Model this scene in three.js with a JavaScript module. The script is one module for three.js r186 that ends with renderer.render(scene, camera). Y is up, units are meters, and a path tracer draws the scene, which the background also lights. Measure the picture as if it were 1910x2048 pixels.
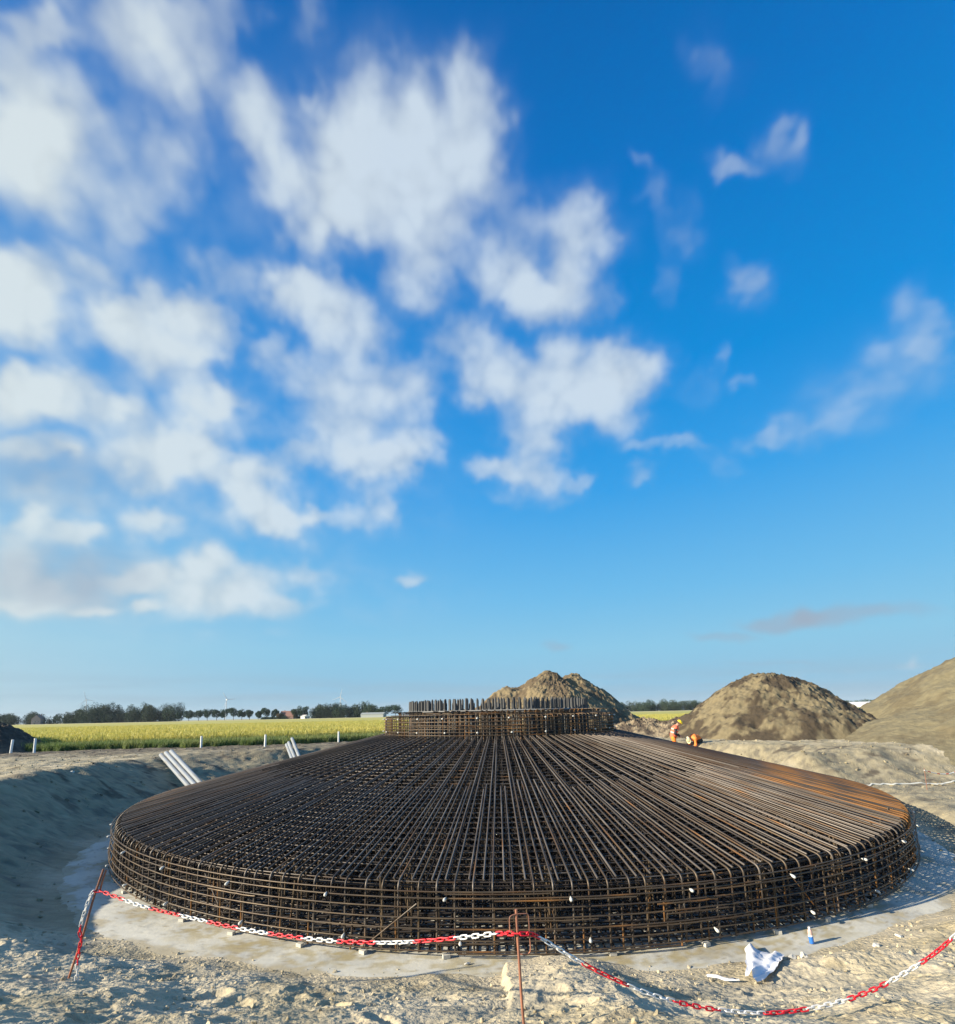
import * as THREE from 'three';
import { ImprovedNoise } from 'three/addons/math/ImprovedNoise.js';
import { mergeGeometries } from 'three/addons/utils/BufferGeometryUtils.js';

// ---------------------------------------------------------------- camera, sky, sun, exposure
const scene = new THREE.Scene();
const camera = new THREE.PerspectiveCamera(2 * Math.atan(1.2735) * 180 / Math.PI, 1910 / 2547, 0.1, 20000);
camera.setViewOffset(1910, 2547, 0, 0, 1910, 2048);
camera.rotation.order = 'YXZ';
camera.position.set(0, 3.033, 0);
camera.rotation.set(0.15325, 0, -0.0214);
const EXPOSURE = 2.02;
const renderer = new THREE.WebGLRenderer({ antialias: true });
renderer.toneMapping = THREE.LinearToneMapping;
renderer.toneMappingExposure = EXPOSURE;
renderer.shadowMap.enabled = true;
const SUN_EL = 22 * Math.PI / 180, SUN_AZ = [-0.983, 0.184];
const sun = new THREE.DirectionalLight(new THREE.Color().setRGB(1, 0.88, 0.68), 5.0);
sun.position.set(SUN_AZ[0] * Math.cos(SUN_EL), Math.sin(SUN_EL), SUN_AZ[1] * Math.cos(SUN_EL)).multiplyScalar(120);
sun.castShadow = true;
sun.shadow.mapSize.set(4096, 4096);
Object.assign(sun.shadow.camera, { left: -60, right: 60, top: 60, bottom: -60, near: 1, far: 300 });
scene.add(sun, sun.target);
sun.target.position.set(0, 0, -17);

// ---------------------------------------------------------------- noise and random numbers
function rng(seed) { let a = seed >>> 0; return () => { a = (a + 0x6D2B79F5) | 0; let t = Math.imul(a ^ (a >>> 15), 1 | a); t = (t + Math.imul(t ^ (t >>> 7), 61 | t)) ^ t; return ((t ^ (t >>> 14)) >>> 0) / 4294967296; }; }
const PERM = new Uint8Array(512), GX = new Float32Array(256), GY = new Float32Array(256);
{ const r = rng(7), p = [...Array(256).keys()]; for (let i = 255; i > 0; i--) { const j = Math.floor(r() * (i + 1)); [p[i], p[j]] = [p[j], p[i]]; } for (let i = 0; i < 512; i++) PERM[i] = p[i & 255]; for (let i = 0; i < 256; i++) { const a = r() * 6.2832; GX[i] = Math.cos(a); GY[i] = Math.sin(a); } }
function noise(x, y) {
  const xi = Math.floor(x), yi = Math.floor(y), fx = x - xi, fy = y - yi, X = xi & 255, Y = yi & 255;
  const u = fx * fx * fx * (fx * (fx * 6 - 15) + 10), v = fy * fy * fy * (fy * (fy * 6 - 15) + 10);
  const a = PERM[PERM[X] + Y], b = PERM[PERM[X + 1] + Y], c = PERM[PERM[X] + Y + 1], d = PERM[PERM[X + 1] + Y + 1];
  const n0 = GX[a] * fx + GY[a] * fy, n1 = GX[b] * (fx - 1) + GY[b] * fy, n2 = GX[c] * fx + GY[c] * (fy - 1), n3 = GX[d] * (fx - 1) + GY[d] * (fy - 1);
  return 1.5 * (n0 + u * (n1 - n0) + v * (n2 - n0 + u * (n0 - n1 - n2 + n3)));
}
function fbm(x, y, o = 4) { let s = 0, a = 0.5; for (let i = 0; i < o; i++) { s += a * noise(x, y); x = x * 2.03 + 17.1; y = y * 2.03 - 9.7; a *= 0.5; } return s; }
function ridged(x, y, o = 4) { let s = 0, a = 0.5; for (let i = 0; i < o; i++) { s += a * (1 - 2 * Math.abs(noise(x, y))); x = x * 2.1 + 5.3; y = y * 2.1 + 1.9; a *= 0.5; } return s; }
const clamp = (x, a = 0, b = 1) => Math.min(b, Math.max(a, x));
const sstep = (a, b, x) => { const t = clamp((x - a) / (b - a)); return t * t * (3 - 2 * t); };
const mix = (a, b, t) => a + (b - a) * t;
const lin = (v) => { v /= 255; return v <= 0.04045 ? v / 12.92 : ((v + 0.055) / 1.055) ** 2.4; };
const mix3 = (a, b, t) => [mix(a[0], b[0], t), mix(a[1], b[1], t), mix(a[2], b[2], t)];

// ---------------------------------------------------------------- sky: blue gradient, pale towards the sun, broken cloud
// each cloud puff: azimuth and elevation in degrees, two half axes (in azimuth, elevation), opacity (negative: grey cloud)
const PUFFS = [
[-45.3,43.9,4.4,2,-0.6,3.3,0.95],[-47.4,47.4,2,1,-0.3,1.7,0.55],[-46,49.9,1.5,0.7,-0.3,1.3,0.5],[-40.4,52.9,3.9,1.4,-0.4,1.7,0.52],[-37.9,52.1,2.8,1,-0.4,2.4,0.34],
[-33.2,53.1,3.5,1,-0.4,2.6,0.55],[-32,56,4.9,1.2,-0.2,1.1,0.38],[-26.4,51.7,3.5,0.7,-0.3,2.4,0.72],[-23.9,49.2,3.5,0.7,-0.2,1.8,0.38],[-36.6,46.3,4.2,1.4,-0.4,2.6,0.4],
[-39.9,42,4.6,1.7,-0.3,1.8,0.32],[-10.4,52.9,10.1,0.4,-0.1,4.4,0.97],[2,56,4.5,-0.2,0.2,2.4,0.75],[-15.5,49,7.7,0.7,-0.1,2.8,0.9],[-4.5,47.5,5.6,0,0.1,3.6,0.68],
[-20.2,46.3,3,0.5,-0.1,1.7,0.55],[-7.1,44.1,3.9,0.1,0,2.6,0.55],[1,52.1,4.7,-0.2,0.1,2.6,0.7],[-21.1,58.1,2.4,0.4,-0.1,1,0.33],[-19.6,55.3,0.7,0.1,-0,0.5,0.25],
[-45.4,35.1,2.9,1.3,-0.3,1.9,0.8],[-45.1,32.2,2.5,1,-0.2,1.7,0.8],[-40.6,37.8,1.9,0.7,-0.1,1.2,0.45],[-37.5,35.3,3,1,-0.2,2.2,0.95],[-31.9,37.8,2.9,0.8,-0.2,1.8,0.85],
[-34.3,34.3,3.6,1,-0.1,1.5,0.6],[-29.3,36.9,2.5,0.6,-0.2,1.9,0.6],[-26.6,41.4,2.7,0.6,-0.1,1.8,0.28],[-30.2,41.3,2.5,0.7,-0.1,1.4,0.28],[-18.8,41.4,5.7,0.7,-0.1,2.3,0.9],
[-22.2,42,2.4,0.4,-0.1,1.5,0.7],[-15.1,39.1,4.9,0.5,-0.1,2,0.7],[-1.4,39,3.8,-0.1,0.1,2.5,0.55],[-44.4,26.6,3.2,1.1,-0.2,2,0.95],[-41.8,28.3,2.9,1,-0.2,1.9,0.85],
[-38,27.9,3.2,0.9,-0.2,1.6,0.8],[-43.4,22.9,3.3,1,-0.1,1,0.65],[-40.4,23.2,1.1,0.3,-0.1,0.6,0.7],[-33.6,25.6,4,0.9,-0.2,2.2,0.75],[-30.5,26.7,2.8,0.6,-0.2,2.2,0.72],
[-29.9,30.9,2.9,0.6,-0.1,1.5,0.75],[-34.2,32.8,3.6,1,-0.2,2,0.65],[-24.1,35.6,2.7,0.5,-0.1,1.7,0.48],[-15,34.8,6.6,0.5,-0.1,2.6,0.65],[-15.5,31,4.1,0.4,-0.1,2.8,0.65],
[-11.9,27.9,5.4,0.3,-0,2,0.75],[-7.2,29.7,3.1,0.1,0,2,0.7],[-9,33.9,3.7,0.2,-0,2.7,0.45],[-5.9,35.4,2.5,0.1,0,2.2,0.45],[-25,24.9,3.9,0.6,-0.1,1.7,0.95],
[-24.4,22.1,2.6,0.3,-0.1,2,0.85],[-22.3,20.3,2.6,0.3,-0.1,1.5,0.8],[-20.5,28,2.2,0.3,-0.1,1.4,0.55],[-34.2,22.7,1.7,0.4,-0.1,1.3,0.7],[-34.8,18.9,3,0.5,-0.1,1.4,0.72],
[-40.4,16.9,1.8,0.4,-0.1,0.9,0.85],[-42.8,17.2,1.3,0.3,-0.1,1.2,0.7],[-41.6,19.2,2.8,0.7,-0.2,1.7,0.45],[-42.2,21.2,5.9,1.5,-0.2,2,-0.45],[-40.7,12.9,6.3,0.9,-0.2,2.6,-0.65],
[-42.6,11.1,4.8,0.7,-0.2,1.9,0.8],[-43.8,14.1,1.9,0.4,-0.2,2.5,0.6],[-28.9,15.5,2.3,0.3,-0.1,2.4,1],[-33.2,14,2.3,0.3,-0.1,1.3,0.9],[-35.6,13.2,1.6,0.2,-0.1,1,0.6],
[-29.1,12.4,4.2,0.4,-0.1,1.6,0.95],[-25,13.3,2.7,0.2,-0.1,2.3,0.75],[-21.9,11.7,2.6,0.1,-0,1.1,0.5],[-34.2,11,1.2,0.1,-0,0.7,0.8],[-38,10.5,1.5,0.2,-0,0.5,0.75],
[-43.4,9.7,2.3,0.3,-0,0.5,0.65],[-19.5,15.3,1.9,0.1,-0,1,0.42],[-7.5,15,1.7,0,0,0.8,0.55],[-18.6,21.7,1.4,0.1,-0,1,0.55],[-13.6,22.1,3.5,0.2,-0,1.3,0.38],
[-10.7,23.9,1.8,0.1,-0,1.6,0.42],[31.5,53.1,2.2,-0.7,0.3,1.2,0.26],[36.7,46.7,1.8,-0.7,0.2,1.2,0.42],[32.8,46.7,2.8,-1,0.1,0.7,0.4],[21.9,49.8,1.4,-0.3,0.1,0.6,0.3],
[23,47,1.4,-0.3,0.2,1.6,0.22],[26.1,44.9,2.1,-0.6,0.3,1.6,0.27],[24.4,41.3,1.1,-0.3,0.2,1.4,0.22],[32.4,39,1.8,-0.6,0.2,1.6,0.42],[13.8,46.6,4.3,-0.7,0.3,2.7,0.7],
[6.1,47.7,3.3,-0.3,0.2,3,0.52],[7.7,42.4,5,-0.5,0.2,2.3,0.75],[12.7,42.2,3,-0.4,0.2,2.3,0.7],[3.9,44.5,3.9,-0.2,0.1,2.2,0.5],[16.9,41.2,2.3,-0.4,0.2,1.9,0.3],
[45.5,31.1,1.8,-0.9,0.3,1.7,0.32],[45.5,28.9,1.8,-0.8,0.2,1.4,0.3],[3.5,35.8,4.7,-0.3,0.1,2.7,0.8],[17.5,35.3,4.6,-0.8,0.2,2.6,0.9],[11.4,33.4,5.3,-0.7,0.2,2.7,0.8],
[10.4,37.1,3.6,-0.4,0.2,2.1,0.7],[7,30.9,3.6,-0.3,0.1,2.9,0.62],[17.2,31.2,3.3,-0.6,0.2,2.3,0.58],[8.7,28.8,3,-0.3,0.1,1.5,0.42],[2.6,27.1,2.4,-0.1,0,1.3,0.58],
[7.4,26.4,3.6,-0.3,0.1,1.5,0.62],[12.7,25.4,1.7,-0.2,0.1,1,0.45],[7.9,24.2,4.7,-0.4,0.1,1,0.28],[20.2,27.6,2.1,-0.4,0.1,0.7,0.36],[24.5,27.3,2.2,-0.5,0.1,0.7,0.42],
[19.5,25.3,1.5,-0.2,0.1,0.9,0.45],[27.7,24.9,1.9,-0.4,0.1,1.4,0.25],[32.1,25.7,2.2,-0.6,0.1,0.8,0.4],[35.2,26.2,2.8,-0.9,0.2,1.3,0.32],[39.4,26.9,3.5,-1.3,0.3,2.4,0.28],
[43.9,27.6,3.4,-1.5,0.3,2.2,0.32],[26.5,31.7,2,-0.5,0.2,1.7,0.16],[30.4,31.1,1.2,-0.3,0.1,0.6,0.22],[28.7,33.3,0.7,-0.2,0.1,0.8,0.18],[31.5,8,3.1,-0.3,0.1,0.7,-0.85],
[34.8,8.2,2.8,-0.4,0.1,0.7,-0.8],[39,8.4,3.5,-0.5,0.1,0.6,-0.65],[26.5,7.2,2.9,-0.3,0,0.4,-0.5],[9.1,7.3,1.4,-0.1,0,0.4,-0.4],[29,4.6,2.6,-0.2,0,0.2,-0.3],
[32.8,4.2,2.4,-0.2,0,0.1,-0.3],[40.8,3.2,1,-0.1,0,0.3,0.3],[41,3.6,0.3,-0,0.1,0.5,0.4],[32.3,3,0.8,-0,0,0.3,0.35],[36.6,3.2,0.5,-0,0,0.2,0.3]
];
{
  const perlin = new ImprovedNoise(), fbm3 = (x, y, z, k, s, o) => { let v = 0, a = 0.75; x = x * k + s; y = y * k + s * 0.37 + 9; z = z * k - s * 0.61 + 5; for (let i = 0; i < o; i++) { v += a * perlin.noise(x, y, z); x = x * 2.03 + 11.3; y = y * 2.03 + 7.7; z = z * 2.03 - 3.1; a *= 0.5; } return v; };
  const W = 2048, H = 1024, data = new Float32Array(W * H * 4);
  const table = [[0, 148, 186, 210], [3, 140, 192, 222], [7, 136, 199, 231], [13, 108, 187, 235], [24, 52, 160, 232], [34, 0, 140, 221], [50, 0, 114, 198], [60, 0, 100, 180], [90, 0, 84, 160]].map(([e, ...c]) => [e, ...c.map(lin)]);
  const pale = [208, 226, 226].map(lin), white = [203, 217, 229].map(lin), warm = [221, 229, 225].map(lin), grey = [156, 174, 194].map(lin);
  const inv = PUFFS.map(([az, el, ax, ay, bx, by, o]) => { const d = ax * by - ay * bx; return [az, el, by / d, -bx / d, -ay / d, ax / d, o, Math.hypot(ax, bx) * 2.2 + 2.5, Math.hypot(ay, by) * 2.2 + 2.5]; });
  for (let row = 0; row < H; row++) {
    const el = ((row + 0.5) / H - 0.5) * 180, up = el * Math.PI / 180, y = Math.sin(up);
    for (let col = 0; col < W; col++) {
      const o = (row * W + col) * 4; data[o + 3] = 1;
      const round = ((col + 0.5) / W - 0.5) * 2 * Math.PI, x = Math.cos(round) * Math.cos(up), z = Math.sin(round) * Math.cos(up);
      const az = Math.atan2(x, -z) * 180 / Math.PI, e = Math.max(el, 0);
      let k = 0; while (k < table.length - 2 && table[k + 1][0] < e) k++;
      const t = clamp((e - table[k][0]) / (table[k + 1][0] - table[k][0]));
      let c = [1, 2, 3].map((i) => mix(table[k][i], table[k + 1][i], t));
      const toSun = (x * SUN_AZ[0] + z * SUN_AZ[1]) / Math.max(0.2, Math.cos(up));      // -1 .. 1 along the horizon
      c = mix3(c, pale, clamp(Math.exp(-e / 13) * sstep(0.15, 1.0, toSun * 0.9 + 0.12) * 0.95));
      if (el > 0) {
        let q = Math.abs(az) < 62 ? 1 - sstep(52, 62, Math.abs(az)) : 0; q *= 1 - sstep(62, 72, el);
        const s = 1 / Math.max(y + 0.07, 0.05), px = x * s, pz = z * s;
        const yy = y * (1 + 0.7 * Math.exp(-e / 9)), n = fbm3(x, yy, z, 8, 3, 3), n2 = fbm3(x, yy, z, 17, 21, 4), puff = 0.65 * Math.abs(perlin.noise(x * 13 + 4, yy * 13 + 40, z * 13)) + 0.35 * Math.abs(perlin.noise(x * 29 + 1, yy * 29 + 8, z * 29 + 60));
        let D = 0, G = 0;
        if (q > 0) {
          const k = clamp(e / 24 + 0.16), wx = az + (1.3 * fbm3(x, yy, z, 7, 31, 2) + 1.4 * fbm3(x, yy, z, 24, 47, 3)) / Math.max(0.45, Math.cos(up)) * k, wy = el + (1.0 * fbm3(x, yy, z, 7, 77, 2) + 1.2 * fbm3(x, yy, z, 24, 63, 3)) * k;
          let T = 1, TG = 1;
          for (const b of inv) {
            const dx = wx - b[0], dy = wy - b[1];
            if (dx > b[7] || dx < -b[7] || dy > b[8] || dy < -b[8]) continue;
            const u = b[2] * dx + b[3] * dy, v = b[4] * dx + b[5] * dy, r2 = (u * u + v * v) * 0.9, g = Math.exp(-0.55 * r2 * r2 - 0.4 * r2);
            if (b[6] > 0) T *= 1 - Math.min(0.96, b[6]) * g; else TG *= 1 + b[6] * g;
          }
          D = 1 - T; G = 1 - TG;
        }
        const gen = sstep(0.02, 0.5, n * 0.9 + 0.16 * toSun + 0.02) * sstep(2, 16, el) * 0.85;
        // thin veil of cloud towards the sun
        const veil = 0.4 * sstep(0.05, 0.85, toSun + 0.45) * sstep(4, 14, el) * (1 - sstep(48, 62, el)) * clamp(0.75 + 1.1 * fbm(px * 1.3 + 40, pz * 1.3, 4));
        D = mix(gen, 1 - (1 - D) * (1 - veil), q); G *= q;
        const F = D * (1.08 + 0.3 * n) + sstep(0.03, 0.3, D) * (0.2 * n2 + 0.42 * (puff - 0.2)), a = clamp(0.5 * sstep(0.1, 1.0, F) + 0.38 * clamp(F) + 0.04 * D);
        const tone = clamp(0.86 + 0.2 * F + 0.1 * n2 + 0.2 * (puff - 0.2), 0.72, 1.08), w = mix3(white, warm, clamp(toSun * 1.1));
        c = mix3(c, w.map((v) => v * tone), a);
        c = mix3(c, grey, clamp(G * (0.9 + 0.5 * n2)));
        c = mix3(c, [150, 178, 198].map(lin), 0.4 * sstep(0.15, 0.5, fbm(az * 0.06, el * 0.9 + 3, 3) + 0.3) * sstep(5.5, 2, el));
      }
      for (let i = 0; i < 3; i++) data[o + i] = c[i] / EXPOSURE;
    }
  }
  const sky = new THREE.DataTexture(data, W, H, THREE.RGBAFormat, THREE.FloatType);
  sky.mapping = THREE.EquirectangularReflectionMapping; sky.magFilter = THREE.LinearFilter; sky.needsUpdate = true;
  scene.background = sky; scene.environment = sky;
}

// ---------------------------------------------------------------- helpers
const taken = new Map();
function numbered(name) { const n = taken.get(name) ?? 0; taken.set(name, n + 1); return n ? name + '_' + String(n).padStart(3, '0') : name; }
function tag(o, label, category, group, kind) { o.userData.label = label; o.userData.category = category; if (group) o.userData.group = group; if (kind) o.userData.kind = kind; return o; }
function shade(o) { o.castShadow = true; o.receiveShadow = true; return o; }
function mesh(name, geo, mat, parent, label) { const m = shade(new THREE.Mesh(geo, mat)); m.name = parent === scene ? numbered(name) : name; if (label) m.userData.label = label; parent.add(m); return m; }
function thing(name, label, category, group, pos = [0, 0, 0], turn = 0) { const g = new THREE.Group(); g.name = numbered(name); g.position.set(...pos); g.rotation.y = turn; tag(g, label, category, group); scene.add(g); return g; }
function part(name, parent, kind) { const g = new THREE.Group(); g.name = name; if (kind) g.userData.kind = kind; parent.add(g); return g; }
const V = (x, y, z) => new THREE.Vector3(x, y, z);
const mat = (r, g, b, o = {}) => new THREE.MeshStandardMaterial({ color: new THREE.Color().setRGB(r, g, b), roughness: 0.8, ...o });
const paint = (o = {}) => new THREE.MeshStandardMaterial({ color: 0xffffff, vertexColors: true, roughness: 0.85, ...o });
// a round bar along points; colour(t along, vertex position) gives the linear base colour of each ring
function bar(pts, radius, sides, colour, closed = false) {
  const n = pts.length, pos = [], nor = [], col = [], idx = [], q = V(0, 0, 0);
  let T = V(0, 0, 0), N = V(0, 0, 0), B = V(0, 0, 0), prev = null;
  for (let i = 0; i < n; i++) {
    const a = closed ? pts[(i + n - 1) % n] : pts[Math.max(0, i - 1)], b = closed ? pts[(i + 1) % n] : pts[Math.min(n - 1, i + 1)];
    T.subVectors(b, a).normalize();
    if (!prev) { N.set(Math.abs(T.y) > 0.9 ? 1 : 0, Math.abs(T.y) > 0.9 ? 0 : 1, 0); } else N.copy(prev);
    N.addScaledVector(T, -N.dot(T)).normalize(); prev = N.clone(); B.crossVectors(T, N);
    const c = colour ? colour(i / (n - 1), pts[i]) : null, rad = typeof radius === 'function' ? radius(i / (n - 1)) : radius;
    for (let s = 0; s < sides; s++) {
      const w = s / sides * Math.PI * 2; q.copy(N).multiplyScalar(Math.cos(w)).addScaledVector(B, Math.sin(w));
      pos.push(pts[i].x + q.x * rad, pts[i].y + q.y * rad, pts[i].z + q.z * rad); nor.push(q.x, q.y, q.z); if (c) col.push(...c);
    }
  }
  const rings = closed ? n : n - 1;
  for (let i = 0; i < rings; i++) for (let s = 0; s < sides; s++) {
    const a = i * sides + s, b = i * sides + (s + 1) % sides, c = ((i + 1) % n) * sides + s, d = ((i + 1) % n) * sides + (s + 1) % sides;
    idx.push(a, b, c, b, d, c);
  }
  if (!closed) for (const e of [0, n - 1]) {
    const p0 = pos.length / 3, dir = V(0, 0, 0).subVectors(pts[e], pts[e ? n - 2 : 1]).normalize();
    for (let s = 0; s < sides; s++) { const k = (e * sides + s) * 3; pos.push(pos[k], pos[k + 1], pos[k + 2]); nor.push(dir.x, dir.y, dir.z); if (colour) col.push(col[k], col[k + 1], col[k + 2]); }
    for (let s = 1; s < sides - 1; s++) e ? idx.push(p0, p0 + s, p0 + s + 1) : idx.push(p0, p0 + s + 1, p0 + s);
  }
  const g = new THREE.BufferGeometry();
  g.setAttribute('position', new THREE.Float32BufferAttribute(pos, 3)); g.setAttribute('normal', new THREE.Float32BufferAttribute(nor, 3));
  if (colour) g.setAttribute('color', new THREE.Float32BufferAttribute(col, 3));
  g.setIndex(idx); return g;
}
function coloured(geo, f) { const p = geo.attributes.position, c = new Float32Array(p.count * 3); for (let i = 0; i < p.count; i++) { const v = f(p.getX(i), p.getY(i), p.getZ(i)); c[i * 3] = v[0]; c[i * 3 + 1] = v[1]; c[i * 3 + 2] = v[2]; } geo.setAttribute('color', new THREE.BufferAttribute(c, 3)); return geo; }
function box(w, h, d, x = 0, y = 0, z = 0) { return new THREE.BoxGeometry(w, h, d).translate(x, y, z); }
function between(a, b, n) { const o = []; for (let i = 0; i <= n; i++) o.push(V(mix(a[0], b[0], i / n), mix(a[1], b[1], i / n), mix(a[2], b[2], i / n))); return o; }
function grainTexture(size, f, srgb = false) { const d = new Uint8Array(size * size * 4); for (let j = 0; j < size; j++) for (let i = 0; i < size; i++) { const v = f(i / size, j / size), o = (j * size + i) * 4; for (let c = 0; c < 3; c++) d[o + c] = clamp(Array.isArray(v) ? v[c] : v) * 255; d[o + 3] = 255; } const t = new THREE.DataTexture(d, size, size, THREE.RGBAFormat); t.wrapS = t.wrapT = THREE.RepeatWrapping; t.magFilter = THREE.LinearFilter; if (srgb) t.colorSpace = THREE.SRGBColorSpace; t.needsUpdate = true; return t; }
const tileable = (u, v, k, o, s = 0) => { let r = 0, a = 0.5; for (let i = 0; i < o; i++) { const x = u * k, y = v * k, wx = u, wy = v, off = s + i * 37; r += a * (noise(x + off, y) * (1 - wx) * (1 - wy) + noise(x - k + off, y) * wx * (1 - wy) + noise(x + off, y - k) * (1 - wx) * wy + noise(x - k + off, y - k) * wx * wy); a *= 0.55; k *= 2; } return r; };

// ---------------------------------------------------------------- the ground: pit, banks, trampled sand, field
const CX = 0.644, CZ = -17.27, R = 10.5, LEVEL = 1.4;
// angle round the pit (0 = towards the camera, minus = left), radius of the foot of the bank, width of the bank
const BANK = [[-180, 11.4, 3.2], [-150, 11.4, 3.2], [-128, 11.4, 2.9], [-116, 11.4, 4.4], [-106, 11.4, 4.2], [-88, 11.3, 3.0], [-75, 11.25, 2.7], [-54, 11.3, 2.7], [-44, 11.35, 3.1], [-32, 11.35, 4.0], [-15, 11.05, 4.3], [-4, 10.9, 4.3], [-1, 10.8, 4.3], [1.5, 10.62, 4.3], [5, 10.85, 4.3], [8, 11.0, 4.3], [14, 11.12, 4.3], [30, 11.12, 4.6], [45, 11.1, 5], [65, 10.95, 5.2], [90, 11.0, 5], [103, 11.1, 4.4], [120, 10.95, 2.0], [140, 11.0, 1.7], [160, 11.3, 3], [180, 11.4, 3.2]];
function bank(phi) { let k = 0; while (k < BANK.length - 2 && BANK[k + 1][0] < phi) k++; const a = BANK[k], b = BANK[k + 1], t = sstep(0, 1, (phi - a[0]) / (b[0] - a[0])); return [mix(a[1], b[1], t), mix(a[2], b[2], t)]; }
const EDGE = [[-900, -22], [-60, -26], [-25, -30.2], [-16, -31.8], [-12, -32.2], [-8, -34.6], [15, -50], [40, -60], [900, -75]];
function fieldEdge(x) { let k = 0; while (k < EDGE.length - 2 && EDGE[k + 1][0] < x) k++; const a = EDGE[k], b = EDGE[k + 1]; return mix(a[1], b[1], clamp((x - a[0]) / (b[0] - a[0]))) + 0.5 * noise(x * 0.4, 3.3); }
const dents = [];
{ const r = rng(91); for (let i = 0; i < 330; i++) { const near = i < 240; dents.push({ x: near ? mix(-8.5, 8.5, r()) : mix(-26, 24, r()), z: near ? mix(-7.3, -2.3, r()) : mix(-30, -7, r()), a: r() * 3.14, l: mix(0.1, 0.3, r() * r() + 0.1), w: mix(0.08, 0.17, r()), d: mix(0.012, 0.055, r() * r()) }); } }
const dentGrid = new Map();
for (const d of dents) for (let i = -1; i <= 1; i++) for (let j = -1; j <= 1; j++) { const k = (Math.floor(d.x) + i) + ',' + (Math.floor(d.z) + j); if (!dentGrid.has(k)) dentGrid.set(k, []); dentGrid.get(k).push(d); }
function groundAt(x, z, fine = true) {
  const dx = x - CX, dz = z - CZ, rho = Math.hypot(dx, dz), phi = Math.atan2(dx, dz) * 180 / Math.PI, [re, w] = bank(phi);
  const jag = 0.22 * fbm(x * 1.3 + 5, z * 1.3, 3);
  const t = clamp((rho - re - jag) / w), right = sstep(48, 66, phi) * (1 - sstep(100, 114, phi));
  let s = 0.55 * t + 0.45 * t * t * (3 - 2 * t);
  if (right > 0) { const foot = -17.35 - 0.12 * (x - 12.9) + 0.25 * noise(x * 0.7, 4), r = 0.25 * sstep(0, 1.1, rho - re - jag) + 0.75 * Math.max(sstep(0, 3.1, foot - z), sstep(17.2, 20, x)); s = mix(s, r, right); }
  let y = LEVEL * s + 0.14 * Math.exp(-(((rho - re - w) / 0.9) ** 2)) * sstep(-40, -62, phi) * (1 - sstep(-92, -112, phi));
  const out = sstep(re - 0.05, re + 0.7, rho), flat = sstep(fieldEdge(x) + 1.5, fieldEdge(x) - 0.5, z);
  y -= 0.1 * sstep(0.02, 0.5, re + jag - rho);
  if (rho < re - 1.2) return -0.1;
  const far = sstep(-9, -13, z) * (1 - flat);
  let n = 0.075 * fbm(x * 0.55, z * 0.55, 2) + 0.045 * fbm(x * 1.7 + 9, z * 1.7, 3);
  n += 0.018 * ridged(x * 1.15 + 0.6 * z, z * 2.4 - 3, 3) - 0.01;
  const rad = phi * Math.PI / 180 * 12.5; n += 0.045 * sstep(34, 50, Math.abs(phi)) * (1 - flat) * sstep(0.04, 0.25, t) * (1 - sstep(0.9, 1, t)) * (ridged(rad * 0.55, rho * 0.14 + 3, 3) + 0.6 * ridged(rad * 2.1 + 5, rho * 0.3, 2) - 0.5);   // scrapes left by the digger's bucket
  n += far * (0.03 * ridged(x * 3.4 + 2, z * 3.4, 3) + 0.06 * ridged(x * 0.5, z * 1.1 + 4, 3) + 0.05 * fbm(x * 2.2, z * 2.2 + 11, 3));
  if (fine) { n += 0.012 * fbm(x * 7.5, z * 7.5, 3) + 0.0065 * noise(x * 17, z * 17) - 0.009 * sstep(0.28, 0.6, noise(x * 13 + 40, z * 11 + 4)) + 0.005 * noise(x * 31, z * 31); const rr = ridged(x * 5.2 - 3, z * 5.2 + 8, 3); n += 0.012 * rr * sstep(-0.3, 0.3, noise(x * 0.9 + 50, z * 0.9)); }
  const list = dentGrid.get(Math.floor(x) + ',' + Math.floor(z));
  if (list) for (const d of list) { const ca = Math.cos(d.a), sa = Math.sin(d.a), u = (ca * (x - d.x) + sa * (z - d.z)) / d.l, v = (-sa * (x - d.x) + ca * (z - d.z)) / d.w, r = Math.sqrt(u * u + v * v); if (r < 2) n += r < 1.15 ? -d.d * (1 - (r / 1.15) ** 3) + d.d * 0.35 * (r / 1.15) ** 3 : d.d * 0.35 * sstep(2, 1.15, r); }
  n *= 1 - flat;
  // a broken block of firm sand in front of the cage
  const ledge = sstep(0.2, 0.26, x + 0.05 * noise(z * 3, 1)) * (1 - sstep(1.2, 1.8, x)) * sstep(-6.75, -6.55, z + 0.15 * noise(x * 2, 7)) * (1 - sstep(-5.2, -4.6, z));
  y += 0.09 * ledge;
  // spoil thrown against the slab on the right, and a low ridge on the left
  y += 0.16 * Math.exp(-(((x - 4.1) / 1.1) ** 2 + ((z + 6.15) / 0.34) ** 2)) + 0.1 * Math.exp(-(((x - 6.4) / 1.2) ** 2 + ((z + 6.9) / 0.5) ** 2));
  y += 0.14 * Math.exp(-(((x + 6.2) / 1.8) ** 2 + ((z + 6.3) / 0.35) ** 2));
  return y + n * out;
}
const SAND = [0.49, 0.425, 0.30], SAND2 = [0.41, 0.35, 0.225], DAMP = [0.21, 0.178, 0.115], SOIL = [0.062, 0.048, 0.036], GREY = [0.30, 0.275, 0.215], DUG = [0.285, 0.245, 0.155], WET = [0.165, 0.145, 0.105];
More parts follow.
